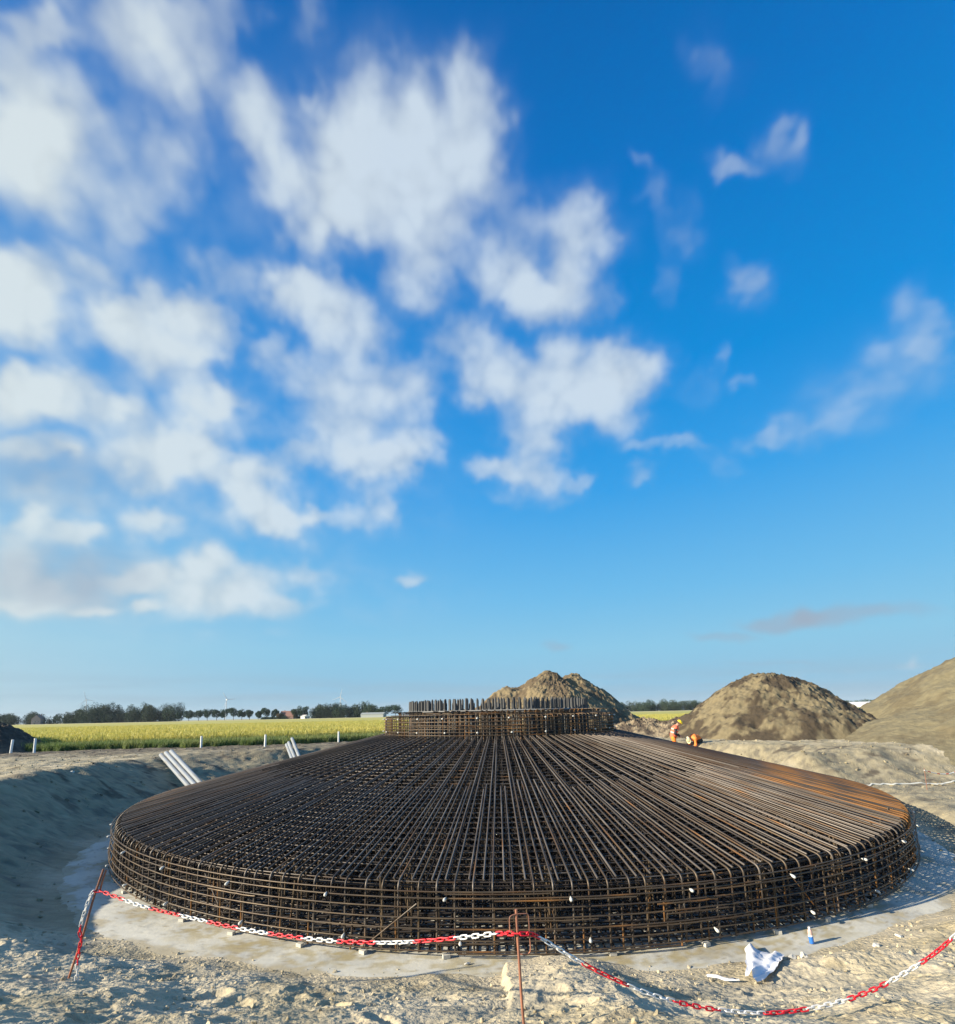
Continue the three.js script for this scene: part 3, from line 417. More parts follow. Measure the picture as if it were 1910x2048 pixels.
// ---------------------------------------------------------------- ring of anchor bolts standing out of the cage
{
  const ring = thing('anchor_bolt_ring', 'ring of dark upright anchor bolts on top of the cage', 'anchor bolts', null, [CX, 0, CZ]);
  const dark = mat(0.045, 0.047, 0.05, { roughness: 0.6, metalness: 0.3 }), pipe = mat(0.065, 0.068, 0.072, { roughness: 0.6 }), plate = mat(0.28, 0.275, 0.26, { roughness: 0.7 });
  const body = [0, 1, 2].map((k) => mergeGeometries([new THREE.CylinderGeometry(0.034, 0.034, 3.02 + 0.012 * k, 10).translate(0, 1.92 + 0.006 * k, 0), new THREE.CylinderGeometry(0.022, 0.022, 0.05, 8).translate(0, 3.44 + 0.012 * k, 0)]));
  const nut = new THREE.CylinderGeometry(0.046, 0.046, 0.035, 6).translate(0, 3.165, 0);
  for (const [r, off] of [[2.98, 0], [2.66, 0.5]]) for (let i = 0; i < 108; i++) {
    const a = (i + off + 0.05 * (rnd() - 0.5)) / 108 * Math.PI * 2, m = mesh('anchor_bolt', body[Math.floor(rnd() * 3)], rnd() < 0.6 ? dark : pipe, ring);
    m.position.set(Math.sin(a) * r, (rnd() - 0.5) * 0.015, Math.cos(a) * r); m.rotation.set((rnd() - 0.5) * 0.006, rnd() * 6, (rnd() - 0.5) * 0.006);
    mesh('nut', nut, pipe, m);
  }
  const flange = new THREE.LatheGeometry([[2.5, 3.09], [3.14, 3.09], [3.14, 3.145], [2.5, 3.145], [2.5, 3.09]].map(([x, y]) => new THREE.Vector2(x, y)), 120);
  mesh('template_plate', flange, plate, ring, 'pale grey ring plate at the foot of the bolts');
  for (let i = 0; i < 24; i++) { const a = i / 24 * Math.PI * 2, m = mesh('leg', new THREE.CylinderGeometry(0.03, 0.03, 2.9, 8).translate(0, 1.5, 0), pipe, ring); m.position.set(Math.sin(a) * 2.82, 0, Math.cos(a) * 2.82); }
}

// ---------------------------------------------------------------- chain barrier in the foreground
const brown = paint({ roughness: 0.6, metalness: 0.25 });
const copper = (seed) => (t, p) => { const a = fbm((p.x + p.y + p.z) * 4 + seed, seed, 3); return mix3([0.40, 0.17, 0.10], [0.21, 0.10, 0.07], sstep(-0.25, 0.3, a)); };
const GBASE = (x, z) => groundAt(x, z);
{
  const t = thing('barrier_post', 'copper brown steel bar post with thin wire loop standing in front of the cage', 'post', 'posts carrying the chain', [0.249, 0, -3.665]);
  const y0 = GBASE(0.249, -3.66) - 0.15;
  mesh('shaft', bar(new THREE.CatmullRomCurve3([V(0.016, y0, 0.012), V(0.006, 0.95, 0), V(-0.006, 1.15, -0.01), V(-0.013, 1.37, -0.02), V(-0.019, 1.53, -0.03), V(-0.023, 1.695, -0.035)]).getPoints(30), 0.0095, 8, copper(1)), brown, t);
  const q = [[-0.014, 1.404], [0.02, 1.405], [0.046, 1.409], [0.06, 1.416], [0.066, 1.428], [0.064, 1.54], [0.061, 1.652], [0.056, 1.664], [0.045, 1.668], [0.01, 1.669], [-0.02, 1.668], [-0.05, 1.662], [-0.066, 1.653], [-0.071, 1.636], [-0.071, 1.6], [-0.069, 1.567], [-0.06, 1.553], [-0.045, 1.552]].map(([x, y], i) => V(x, y, -0.045 + 0.002 * i));
  mesh('wire_loop', bar(new THREE.CatmullRomCurve3(q).getPoints(60), 0.0042, 6, copper(4)), brown, t, 'bent rectangular wire loop near the top of the post');
  const u = thing('barrier_post', 'leaning twin reddish bar post at the left end of the chain', 'post', 'posts carrying the chain', [-4.222, 0, -5.5]);
  const y1 = GBASE(-4.222, -5.5) - 0.2;
  mesh('shaft', bar([V(-0.07, y1, -0.03), V(0, 0.397, 0), V(0.17, 0.9, 0.06), V(0.29, 1.28, 0.12), V(0.387, 1.564, 0.15)], 0.010, 8, copper(7)), brown, u);
  mesh('twin_bar', bar([V(0.335, 1.33, 0.105), V(0.37, 1.44, 0.13), V(0.408, 1.553, 0.142)], 0.009, 8, copper(9)), brown, u);
  const v = thing('barrier_post', 'brown bar post holding the right end of the chain outside the picture', 'post', 'posts carrying the chain', [4.55, 0, -4.56]);
  const y2 = GBASE(4.55, -4.56) - 0.2; mesh('shaft', bar([V(0, y2, 0), V(0.01, 1.0, 0), V(0.02, 1.72, 0)], 0.0095, 8, copper(12)), brown, v);
}
{
  const chain = thing('barrier_chain', 'red and white plastic link chain sagging between the posts in front', 'chain', null);
  const ctrl = [[-4.048, 0.50, -5.405], [-4.05, 0.608, -5.405], [-4.053, 0.712, -5.405], [-4.046, 0.80, -5.405], [-4.036, 0.90, -5.40], [-4.046, 0.952, -5.39], [-4.03, 1.073, -5.38], [-4.0, 1.164, -5.37], [-3.96, 1.28, -5.36], [-3.925, 1.345, -5.36], [-3.87, 1.345, -5.37], [-3.7, 1.312, -5.33], [-3.3, 1.248, -5.2], [-2.844, 1.207, -5.064], [-2.066, 1.188, -4.75], [-1.359, 1.213, -4.47], [-1.021, 1.248, -4.33], [-0.71, 1.296, -4.19], [-0.386, 1.365, -4.05], [-0.1, 1.446, -3.90], [0.1, 1.51, -3.78], [0.21, 1.548, -3.68], [0.27, 1.547, -3.675], [0.335, 1.528, -3.71], [0.42, 1.475, -3.74], [0.647, 1.327, -3.78], [0.9, 1.185, -3.82], [1.152, 1.065, -3.86], [1.431, 0.965, -3.91], [1.718, 0.890, -3.965], [2.032, 0.838, -4.02], [2.323, 0.821, -4.08], [2.664, 0.839, -4.14], [2.983, 0.892, -4.2], [3.274, 0.97, -4.26], [3.579, 1.08, -4.32], [3.808, 1.178, -4.38], [4.091, 1.32, -4.46], [4.56, 1.6, -4.56]].map((p) => V(...p));
  const curve = new THREE.CatmullRomCurve3(ctrl, false, 'centripetal'), len = curve.getLength(), pitch = 0.0517, n = Math.floor(len / pitch);
  curve.arcLengthDivisions = 2000;
  const loop = []; for (let i = 0; i < 16; i++) { const a = i / 16 * Math.PI * 2, c = Math.cos(a), s = Math.sin(a); loop.push(V(0.0125 * s, 0.0200 * Math.sign(c) * (Math.abs(c) > 1e-6 ? 1 : 0) + 0.0125 * c, 0)); }
  const link = bar(loop, 0.0053, 6, null, true), red = mat(0.72, 0.016, 0.03, { roughness: 0.42 }), white = mat(0.74, 0.73, 0.70, { roughness: 0.42 });
  const up = V(0, 1, 0), tan = V(0, 0, 0), Q = new THREE.Quaternion(), Q2 = new THREE.Quaternion(), r = rng(5);
  let mid = 0, best = 9; for (let i = 0; i < n; i++) { const d = curve.getPointAt((i + 0.5) / n).distanceTo(V(0.25, 1.55, -3.68)); if (d < best) { best = d; mid = i; } }
  for (let i = 0; i < n; i++) {
    const t = (i + 0.5) / n, m = mesh('link', link, Math.floor((i - mid + 704) / 7) % 2 ? white : red, chain);
    curve.getPointAt(t, m.position); curve.getTangentAt(t, tan);
    Q.setFromUnitVectors(up, tan); Q2.setFromAxisAngle(up, (i % 2) * Math.PI / 2 + 0.55 + 0.5 * Math.sin(i * 0.13) + (r() - 0.5) * 0.35); m.quaternion.copy(Q).multiply(Q2);
  }
}
// ---------------------------------------------------------------- litter on the slab
{
  // crumpled white sheet lying half on the slab, half on the sand
  const n = 44, pos = [], idx = [], A = [3.319, 0.02, -6.879], B = [3.612, 0.06, -6.54], B2 = [3.337, 0.14, -6.116], C = [2.834, 0.22, -5.695], D = [2.767, 0.2, -5.8];
  for (let j = 0; j <= n; j++) for (let i = 0; i <= n; i++) {
    const u = i / n, v = j / n, l = mix3(A, D, v), e = v < 0.5 ? mix3(B, B2, v * 2) : mix3(B2, C, v * 2 - 1), p = mix3(l, e, u);
    const x = p[0] + 0.025 * noise(u * 3 + 4, v * 5), z = p[2] + 0.03 * noise(u * 3 + 20, v * 5) - 0.05 * Math.sin(u * Math.PI * 2) * (1 - v);
    const fold = 0.045 * Math.max(0, ridged(u * 1.4 + 2, v * 1.1 + 1, 2)) + 0.035 * Math.exp(-(((u - 0.18 - 0.25 * v) / 0.13) ** 2)) + 0.04 * Math.exp(-(((u - 0.78 + 0.3 * v) / 0.15) ** 2)) + 0.01 * fbm(u * 6, v * 8, 2);
    pos.push(x, Math.max(groundAt(x, z) + 0.02, p[1]) + fold, z);
  }
  for (let j = 0; j < n; j++) for (let i = 0; i < n; i++) { const a = j * (n + 1) + i; idx.push(a, a + n + 1, a + 1, a + 1, a + n + 1, a + n + 2); }
  const g = new THREE.BufferGeometry(); g.setAttribute('position', new THREE.Float32BufferAttribute(pos, 3)); g.setIndex(idx); g.computeVertexNormals();
  const cloth = new THREE.MeshPhysicalMaterial({ color: new THREE.Color().setRGB(0.76, 0.77, 0.80), roughness: 0.6, side: THREE.DoubleSide });
  tag(mesh('plastic_sheet', g, cloth, scene), 'crumpled white plastic sheet lying at the edge of the slab', 'plastic sheet');
  const sliver = new THREE.BufferGeometry(), sp = [], si = [];
  for (let i = 0; i <= 10; i++) for (let j = 0; j <= 2; j++) { const t = i / 10, w = 0.035 * Math.sin(Math.PI * Math.min(1, t + 0.12)) * (j - 1), x = 2.47 + 0.27 * t + w * 0.4, z = -6.09 + 0.2 * t + w; sp.push(x, groundAt(x, z) + 0.035 + 0.025 * (j === 1 ? 1 : 0) + 0.01 * noise(i, j), z); }
  for (let i = 0; i < 10; i++) for (let j = 0; j < 2; j++) { const a = i * 3 + j; si.push(a, a + 1, a + 3, a + 1, a + 4, a + 3); }
  sliver.setAttribute('position', new THREE.Float32BufferAttribute(sp, 3)); sliver.setIndex(si); sliver.computeVertexNormals();
  tag(mesh('plastic_scrap', sliver, cloth, scene), 'narrow white plastic scrap half buried in sand left of the white sheet', 'scrap', 'pale scraps at the slab edge');
  const r = rng(77), chip = (s, sx, sy, sz) => { const g = new THREE.IcosahedronGeometry(s, 1); const p = g.attributes.position; for (let i = 0; i < p.count; i++) { const k = 1 + 0.5 * noise(p.getX(i) * 40 + sx * 9, p.getY(i) * 40 + p.getZ(i) * 30); p.setXYZ(i, p.getX(i) * k * sx, p.getY(i) * k * sy, p.getZ(i) * k * sz); } g.computeVertexNormals(); return g; };
  const chalk = mat(0.55, 0.53, 0.47, { roughness: 0.9 });
  const put = (g, x, z, ry, label, y = null) => { const m = mesh('concrete_chip', g, chalk, scene); m.position.set(x, (y ?? Math.max(0, groundAt(x, z))) + 0.018, z); m.rotation.y = ry; tag(m, label, 'chip', 'pale scraps at the slab edge'); };
  put(chip(0.024, 2.0, 0.6, 0.7), -0.209, -6.66, 0.5, 'flat white chip on the slab right in front of the cage centre');
  put(chip(0.05, 1.1, 0.8, 0.7), 3.66, -6.47, 0.2, 'small white chip just right of the white sheet, left one of two');
  put(chip(0.05, 1.0, 0.9, 0.9), 3.79, -6.46, 1.2, 'small white chip just right of the white sheet, right one of two');
  put(chip(0.04, 1.2, 0.6, 1), 4.9, -6.78, 0.7, 'pale lump where the sand meets the slab right of the bottle');
  put(chip(0.032, 1.4, 0.6, 1), 5.35, -6.98, 1.7, 'smaller pale lump at the slab edge farther right of the bottle');
  put(chip(0.06, 1.2, 0.8, 1), -13.4, -16.85, 0.7, 'white stone on the crest of the shaded left bank');
  put(chip(0.09, 1.6, 0.4, 0.8), 6.7, -7.3, 2.6, 'flat pale stone by the chain at the right edge of the sand');
  // the drink bottle: clear-white upper half, blue lower half
  const b = thing('drink_bottle', 'small plastic bottle with red, white and blue label standing on the slab', 'bottle', null, [4.245, 0.006, -7.02]); b.rotation.z = 0.1; b.rotation.y = 0.4; b.scale.setScalar(0.9);
  const lathe = (a) => new THREE.LatheGeometry(a.map(([x, y]) => new THREE.Vector2(x, y)), 24);
  mesh('bottle_base', lathe([[0, 0], [0.027, 0], [0.031, 0.008], [0.031, 0.03], [0.029, 0.045], [0.031, 0.055], [0.031, 0.095], [0.03, 0.1]]), mat(0.03, 0.16, 0.55, { roughness: 0.25 }), b);
  mesh('label', lathe([[0.0305, 0.1], [0.032, 0.102], [0.032, 0.118], [0.0305, 0.12]]), mat(0.8, 0.8, 0.8, { roughness: 0.35 }), b, 'white band round the bottle');
  mesh('bottle_shoulder', lathe([[0.03, 0.12], [0.031, 0.16], [0.028, 0.18], [0.017, 0.195], [0.013, 0.203]]), mat(0.58, 0.40, 0.37, { roughness: 0.25 }), b);
  mesh('cap', lathe([[0.0155, 0.2], [0.016, 0.203], [0.016, 0.222], [0.0145, 0.225], [0, 0.225]]), mat(0.8, 0.8, 0.78, { roughness: 0.4 }), b);
}
// ---------------------------------------------------------------- white stakes, pipes, far tape
{
  const stake = mat(0.72, 0.74, 0.74, { roughness: 0.55 });
  const sp = [[-25.635, -27.882, 0.75, -0.05, 'white stake leaning in front of the dark soil heap'], [-24.349, -27.879, 0.79, 0.01, 'white stake at the right foot of the dark soil heap'], [-16.26, -29.757, 0.67, 0.01, 'white stake behind the left bundle of grey pipes, by the green verge'], [-12.366, -29.376, 0.69, -0.01, 'white stake just left of the smaller bundle of grey pipes'], [-9.054, -32.683, 0.68, 0, 'white stake nearest the pedestal, against the field']];
  for (const [x, z, h, lean, label] of sp) {
    const g = groundAt(x, z, true), t = thing('survey_stake', label, 'stake', 'white stakes along the edge of the field', [x, g, z]); t.rotation.z = lean;
    const top = LEVEL + h - g;
    mesh('tube', new THREE.CylinderGeometry(0.058, 0.058, top + 0.3, 12, 1).translate(0, (top - 0.3) / 2, 0), stake, t);
    mesh('cap', new THREE.CylinderGeometry(0.05, 0.062, 0.03, 12).translate(0, top + 0.014, 0), stake, t);
  }
  const pipe = paint({ roughness: 0.45, side: THREE.DoubleSide }), dirty = (x, y, z) => mix3([0.27, 0.295, 0.32], [0.22, 0.19, 0.14], clamp(sstep(0.05, 0.4, fbm(x * 3 + z * 2, y * 6 + z, 3)) * 0.8));
  const hollow = (a, b, rad) => { const A = V(...a), B = V(...b), L = A.distanceTo(B), g = new THREE.LatheGeometry([...[...Array(13)].map((_, i) => [rad, L * i / 12]), [rad - 0.012, L], [rad - 0.012, 0], [rad, 0]].map(([x, y]) => new THREE.Vector2(x, y)), 18); const m = new THREE.Matrix4().makeRotationFromQuaternion(new THREE.Quaternion().setFromUnitVectors(V(0, 1, 0), B.sub(A).normalize())).setPosition(A); return g.applyMatrix4(m); };
  const far = (b, t, k) => [b[0] + (b[0] - t[0]) * k, b[1] + (b[1] - t[1]) * k, b[2] + (b[2] - t[2]) * k];
  const bundles = [[[-13.76, 1.574, -22.05], [-10.85, 0.578, -19.21]], [[-13.55, 1.657, -22.05], [-10.63, 0.635, -19.21]], [[-13.33, 1.724, -22.05], [-10.41, 0.693, -19.21]], [[-10.22, 1.645, -26.97], [-9.24, 1.02, -25.2]], [[-10.105, 1.75, -26.97], [-9.1, 1.06, -25.2]], [[-9.94, 1.953, -26.97], [-8.9, 1.14, -25.2]]];
  const names = ['leftmost grey cable pipe of the long bundle lying up the left bank', 'middle grey cable pipe of the long bundle lying up the left bank', 'rightmost grey cable pipe of the long bundle lying up the left bank', 'leftmost and lowest grey pipe of the short bundle beyond the cone edge', 'middle grey pipe of the short bundle beyond the cone edge', 'tallest and rightmost grey pipe of the short bundle beyond the cone edge'];
  bundles.forEach(([t, b], i) => { tag(mesh('cable_pipe', coloured(hollow(far(b, t, i < 3 ? 0.1 : 0.3), t, i < 3 ? 0.082 : 0.08), dirty), pipe, scene), names[i], 'pipe', i < 3 ? 'long pipe bundle on the left bank' : 'short pipe bundle beyond the cone'); });
  // white hose and a red and white tape on the right terrace
  const lie = (a, b, n, h) => between([a[0], 0, a[1]], [b[0], 0, b[1]], n).map((p, i) => { p.z += 0.12 * noise(i * 0.4, 5); p.y = groundAt(p.x, p.z) + h; return p; });
  tag(mesh('hose', bar(lie([11.9, -17.05], [17.3, -17.6], 40, 0.02), 0.03, 8, null), mat(0.6, 0.6, 0.55), scene), 'white hose lying along the sand terrace on the right', 'hose');
  const tape = thing('barrier_tape', 'thin red and white tape strung low across the sand on the far right', 'tape', null);
  const wht = mat(0.75, 0.75, 0.74), red = mat(0.62, 0.03, 0.03);
  for (let i = 0; i < 14; i++) { const f = (t) => V(mix(13.87, 15.6, t), 1.0 - 0.16 * Math.sin(Math.PI * t) - 0.0 * t, mix(-16.13, -16.6, t)); mesh('stripe', bar([f(i / 14), f((i + 0.5) / 14), f((i + 1) / 14)], 0.014, 6, null), i % 3 === 1 ? red : wht, tape); }
  for (const [x, z] of [[13.87, -16.13], [15.6, -16.6]]) { const y = groundAt(x, z) - 0.1, p = thing('tape_pin', x < 14 ? 'thin rusty pin holding the left end of the far tape' : 'thin rusty pin holding the right end of the far tape', 'pin', 'pins of the far tape', [x, y, z]); mesh('rod', bar([V(0, 0, 0), V(0.01, 1.06 - y, 0)], 0.008, 6, copper(x)), brown, p); }
}

// ---------------------------------------------------------------- the field
{
  // canopy of ripening grain, a sheet of its own height behind the verge
  const pos = [], col = [], idx = [], rows = 90, cols = 240;
  for (let j = 0; j <= rows; j++) for (let i = 0; i <= cols; i++) {
    const u = (i / cols) * 2 - 1, x = Math.sign(u) * (Math.abs(u) ** 2.2) * 900 + u * 60, d = 1.6 + 560 * (j / rows) ** 2.4, z = fieldEdge(x) - d;
    const n = fbm(x * 0.12, z * 0.12, 3), m = noise(x * 1.1, z * 1.1);
    pos.push(x, LEVEL + (j === 0 ? -0.1 : 0.55) + 0.08 * n + 0.05 * m, z);
    let c = mix3([0.43, 0.38, 0.085], [0.36, 0.345, 0.085], sstep(-0.25, 0.25, n)); c = mix3(c, [0.42, 0.36, 0.09], sstep(0.1, 0.4, fbm(x * 0.03, z * 0.08 + 5, 3)) * 0.7);
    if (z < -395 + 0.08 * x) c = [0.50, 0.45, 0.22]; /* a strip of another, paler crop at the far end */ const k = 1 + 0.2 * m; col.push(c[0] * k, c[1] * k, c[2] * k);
  }
  for (let j = 0; j < rows; j++) for (let i = 0; i < cols; i++) { const a = j * (cols + 1) + i; idx.push(a, a + 1, a + cols + 1, a + 1, a + cols + 2, a + cols + 1); }
  const g = new THREE.BufferGeometry(); g.setAttribute('position', new THREE.Float32BufferAttribute(pos, 3)); g.setAttribute('color', new THREE.Float32BufferAttribute(col, 3)); g.setIndex(idx); g.computeVertexNormals();
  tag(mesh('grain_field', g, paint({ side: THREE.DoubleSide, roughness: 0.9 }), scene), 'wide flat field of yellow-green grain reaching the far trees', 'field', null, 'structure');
  // single stalks: tufts of blades and ears near the edge
  const tuft = (blades, h, w, ears, seed) => {
    const r = rng(seed), p = [], ix = [];
    for (let b = 0; b < blades; b++) {
      const a = r() * 6.283, l = h * (0.65 + 0.5 * r()), bend = (0.1 + 0.35 * r()) * l, x0 = (r() - 0.5) * 0.16, z0 = (r() - 0.5) * 0.16, c = Math.cos(a), s = Math.sin(a), k = p.length / 3;
      for (const [t, ww] of [[0, 1], [0.55, 0.9], [1, ears ? 1.4 : 0.1]]) { const o = bend * t * t; p.push(x0 + c * o - s * w * ww, l * t * (1 - 0.12 * t), z0 + s * o + c * w * ww, x0 + c * o + s * w * ww, l * t * (1 - 0.12 * t), z0 + s * o - c * w * ww); }
      ix.push(k, k + 1, k + 2, k + 1, k + 3, k + 2, k + 2, k + 3, k + 4, k + 3, k + 5, k + 4);
    }
    const g = new THREE.BufferGeometry(); g.setAttribute('position', new THREE.Float32BufferAttribute(p, 3)); g.setIndex(ix); g.computeVertexNormals(); return g;
  };
  const M = new THREE.Matrix4(), Q = new THREE.Quaternion(), E = new THREE.Euler(), col3 = new THREE.Color(), r = rng(314);
  const grow = (name, label, geo, n, spot, tint, scale) => {
    const m = new THREE.InstancedMesh(geo, new THREE.MeshPhysicalMaterial({ color: 0xffffff, side: THREE.DoubleSide, roughness: 0.95, transmission: 0.4, thickness: 0 }), n);
    for (let i = 0; i < n; i++) { const [x, y, z] = spot(), s = scale(); E.set((r() - 0.5) * 0.3, r() * 6.283, (r() - 0.5) * 0.3); Q.setFromEuler(E); M.compose(V(x, y, z), Q, V(s, s, s)); m.setMatrixAt(i, M); const c = tint(x, z); m.setColorAt(i, col3.setRGB(...c)); }
    m.name = name; shade(m); tag(m, label, 'grass', null, 'stuff'); scene.add(m);
  };
  const inWedge = () => { const d = 28 + 95 * r() ** 1.8, a = mix(-0.86, 0.62, r()); return [Math.tan(a) * d * 0.98, -d]; };
  grow('grain_stalks', 'ripening yellow-green grain stalks along the near side of the field', tuft(7, 0.72, 0.009, true, 11), 90000, () => { let x, z; do { [x, z] = inWedge(); } while (z > fieldEdge(x) - 1.0); return [x, LEVEL, z]; }, (x, z) => { const n = fbm(x * 0.2, z * 0.2, 3), k = 0.8 + 0.4 * r(); return mix3([0.54, 0.47, 0.105], [0.43, 0.415, 0.1], sstep(-0.2, 0.3, n + 0.3 * (r() - 0.5))).map((v) => v * k); }, () => 0.85 + 0.4 * r());
  grow('verge_grass', 'rough green verge of grass and weeds between the soil and the grain', tuft(9, 0.5, 0.012, false, 12), 32000, () => { let x = mix(-42, 34, r()), z = fieldEdge(x) + 0.9 - 2.6 * r() + 0.5 * noise(x * 1.3, 2); return [x, Math.min(LEVEL, groundAt(x, z, false)) - 0.03, z]; }, (x, z) => { const k = 0.7 + 0.6 * r(), n = fbm(x * 0.5, z * 0.5, 2); return mix3([0.15, 0.21, 0.055], [0.24, 0.28, 0.08], sstep(-0.2, 0.3, n)).map((v) => v * k); }, () => 0.55 + 0.75 * r());
}

// ---------------------------------------------------------------- far trees
const leafMat = paint({ side: THREE.DoubleSide, roughness: 0.9 }), bark = mat(0.06, 0.05, 0.04);
function crown(w, h, y0, seed, n, hue = 0, size = 1) {
  const r = rng(seed), pos = [], col = [], lobes = [], c = Math.max(5, Math.round(w * 0.9));
  for (let i = 0; i < c; i++) { const a = r() * 6.283, q = Math.sqrt(r()) * 0.5; lobes.push([Math.cos(a) * q * w, y0 + h * (0.22 + 0.52 * r()), Math.sin(a) * q * w, mix(0.2, 0.34, r())]); }
  lobes.push([0, y0 + h * 0.5, 0, 0.46], [0, y0 + h * 0.42, 0, 0.46]);
  for (let i = 0; i < n; i++) {
    const L = lobes[Math.floor(r() * lobes.length)], a = r() * 6.283, b = Math.acos(2 * r() - 1), q = Math.cbrt(0.25 + 0.75 * r());
    const x = L[0] + Math.sin(b) * Math.cos(a) * q * L[3] * w, y = Math.min(y0 + h, L[1] + Math.cos(b) * q * L[3] * h * 0.9), z = L[2] + Math.sin(b) * Math.sin(a) * q * L[3] * w, s = size * (0.45 + 0.6 * r());
    const t = V(r() - 0.5, r() - 0.5, r() - 0.5).normalize().multiplyScalar(s), u = V(r() - 0.5, r() - 0.5, r() - 0.5).normalize().multiplyScalar(s);
    pos.push(x, y, z, x + t.x, y + t.y, z + t.z, x + u.x, y + u.y, z + u.z);
    const k = 0.7 + 0.6 * r(), g = mix3([0.022, 0.055, 0.03], [0.085, 0.065, 0.035], hue); for (let j = 0; j < 3; j++) col.push(g[0] * k, g[1] * k, g[2] * k);
  }
  const g = new THREE.BufferGeometry(); g.setAttribute('position', new THREE.Float32BufferAttribute(pos, 3)); g.setAttribute('color', new THREE.Float32BufferAttribute(col, 3)); g.computeVertexNormals(); return g;
}
const trunkGeo = (h, rad, top) => { const g = [bar([V(0, -0.3, 0), V(0, h * 0.5, 0.05 * h), V(0.03 * h, h, 0)], (t) => rad * (1 - 0.45 * t), 6, null)]; for (let i = 0; i < 4; i++) { const a = i * 1.57 + 0.4; g.push(bar([V(0.02 * h, h * 0.85, 0), V(Math.cos(a) * top * 0.3, h * 1.25, Math.sin(a) * top * 0.3), V(Math.cos(a) * top * 0.5, h * 1.6, Math.sin(a) * top * 0.5)], (t) => rad * 0.45 * (1 - 0.7 * t), 5, null)); } return mergeGeometries(g); };
{
  const ordinal = ['first', 'second', 'third', 'fourth', 'fifth', 'sixth', 'seventh', 'eighth', 'ninth', 'tenth', 'eleventh', 'twelfth'];
  // azimuth step x at 600 m, crown width, total height, shift of the base
  const row = [[-357, 9, 11.5], [-344.5, 12, 13.5], [-333, 10, 13], [-322.5, 12, 14.5], [-311.5, 10, 13], [-302, 10.5, 14], [-291.5, 12, 15], [-281.5, 10.5, 13.5], [-272.5, 9, 12.5], [-262, 7.5, 10], [-252.5, 11.5, 13.5], [-242.5, 9, 12.5]];
  row.forEach(([x, w, h], i) => { const t = thing('avenue_tree', ordinal[i] + ' tree from the left in the row of round trees beyond the field', 'tree', 'row of round trees beyond the field', [x, LEVEL, -600]); w *= 0.8; h *= 1.08; mesh('trunk', trunkGeo(h * 0.34, 0.4, w), bark, t); mesh('crown', crown(w, h * 0.76, h * 0.24, 400 + i, 2600, 0, 1.0), leafMat, t); });
  const singles = [[-216.5, 11, 14, 'tree standing left of the farmhouse roof gap, dark and broad', 0.1], [-208.5, 11, 16.5, 'taller dark tree just right of the farmhouse'], [-118.5, 10, 11, 'small round tree right after the central wood'], [-110, 13, 15, 'broad tree left of the pedestal above the field'], [-99, 15, 17, 'broad tree partly hidden by the left end of the pedestal'], [-235, 9, 8.5, 'low reddish bush left of the farmhouse', 1]];
  singles.forEach(([x, w, h, label, hue = 0], i) => { const t = thing('field_tree', label, 'tree', 'single trees beyond the field', [x, LEVEL, -598]); mesh('trunk', trunkGeo(h * 0.3, 0.38, w), bark, t); mesh('crown', crown(w, h * 0.75, h * 0.22, 440 + i, 2600, hue, 1.0), leafMat, t); });
  // dense woods that read as one mass each
  const wood = (name, label, list, z0, seed) => { const g = [], b = [], r = rng(seed); list.forEach(([x, w, h], i) => { h *= 1.17; const z = z0 - r() * 25, y = -h * (0.12 + 0.08 * r()); g.push(crown(w, h * 1.0 - y, y, seed + i, Math.round(220 + w * h * 9), r() * 0.25, 1.05).translate(x, LEVEL, z)); b.push(trunkGeo(h * 0.35, 0.4, w).translate(x, LEVEL, z)); }); const t = thing(name, label, 'wood', 'woods along the horizon'); t.userData.kind = 'stuff'; mesh('trunks', mergeGeometries(b), bark, t).userData.kind = 'stuff'; mesh('crowns', mergeGeometries(g), leafMat, t).userData.kind = 'stuff'; };
  const spread = (x0, x1, step, h0, h1, w, seed) => { const r = rng(seed), o = []; for (let x = x0; x < x1; x += step * (0.7 + 0.6 * r())) o.push([x, w * (0.8 + 0.5 * r()), mix(h0, h1, r())]); return o; };
  wood('woodland', 'dark wood at the far left edge of the horizon', spread(-592, -531, 5, 11, 16, 13, 21), -600, 500);
  wood('woodland', 'long tall wood ending in a bold round tree left of the avenue', [...spread(-513, -488, 5, 9, 14, 11, 22), ...spread(-488, -448, 4.5, 14, 18, 14, 23), [-464, 16, 23.5], [-458, 15, 24.5], [-450, 15, 22], [-443.5, 9, 20.5], [-436, 13, 16], ...spread(-448, -420, 5, 10, 15, 13, 24), [-414, 12, 20.5], [-405, 13, 19.5], [-400, 12, 22], [-395, 13, 20], ...spread(-422, -378, 4.5, 13, 18.5, 13, 25), [-381, 17, 22], [-374, 19, 23], [-369, 14, 18]], -600, 560);
  wood('woodland', 'dense even wood in the middle of the horizon under the third wind turbine', [...spread(-201, -126, 4.2, 13, 17.5, 13, 27), [-195, 14, 17], [-138, 13, 18.5], [-176, 14, 17.5]], -600, 640);
  wood('woodland', 'dark wood between the two right-hand heaps and the bolt ring', [...spread(196, 268, 5.5, 9, 14, 14, 28), [240, 12, 16], [262, 15, 17], [275, 16, 15], ...spread(268, 330, 6, 10, 15, 14, 29)], -700, 700);
  wood('woodland', 'thin distant wood just right of the sand heap behind the bolts', [...spread(168, 225, 6, 9, 15, 13, 30)], -800, 760);
  wood('woodland', 'low dark hedge behind the white shed on the right', spread(318, 420, 7, 5, 8, 11, 31), -470, 800);
  wood('hedge', 'low hedge at the foot of the avenue trees beside the farmhouse', spread(-262, -208, 3, 2.5, 4, 6, 32), -596, 840);
}
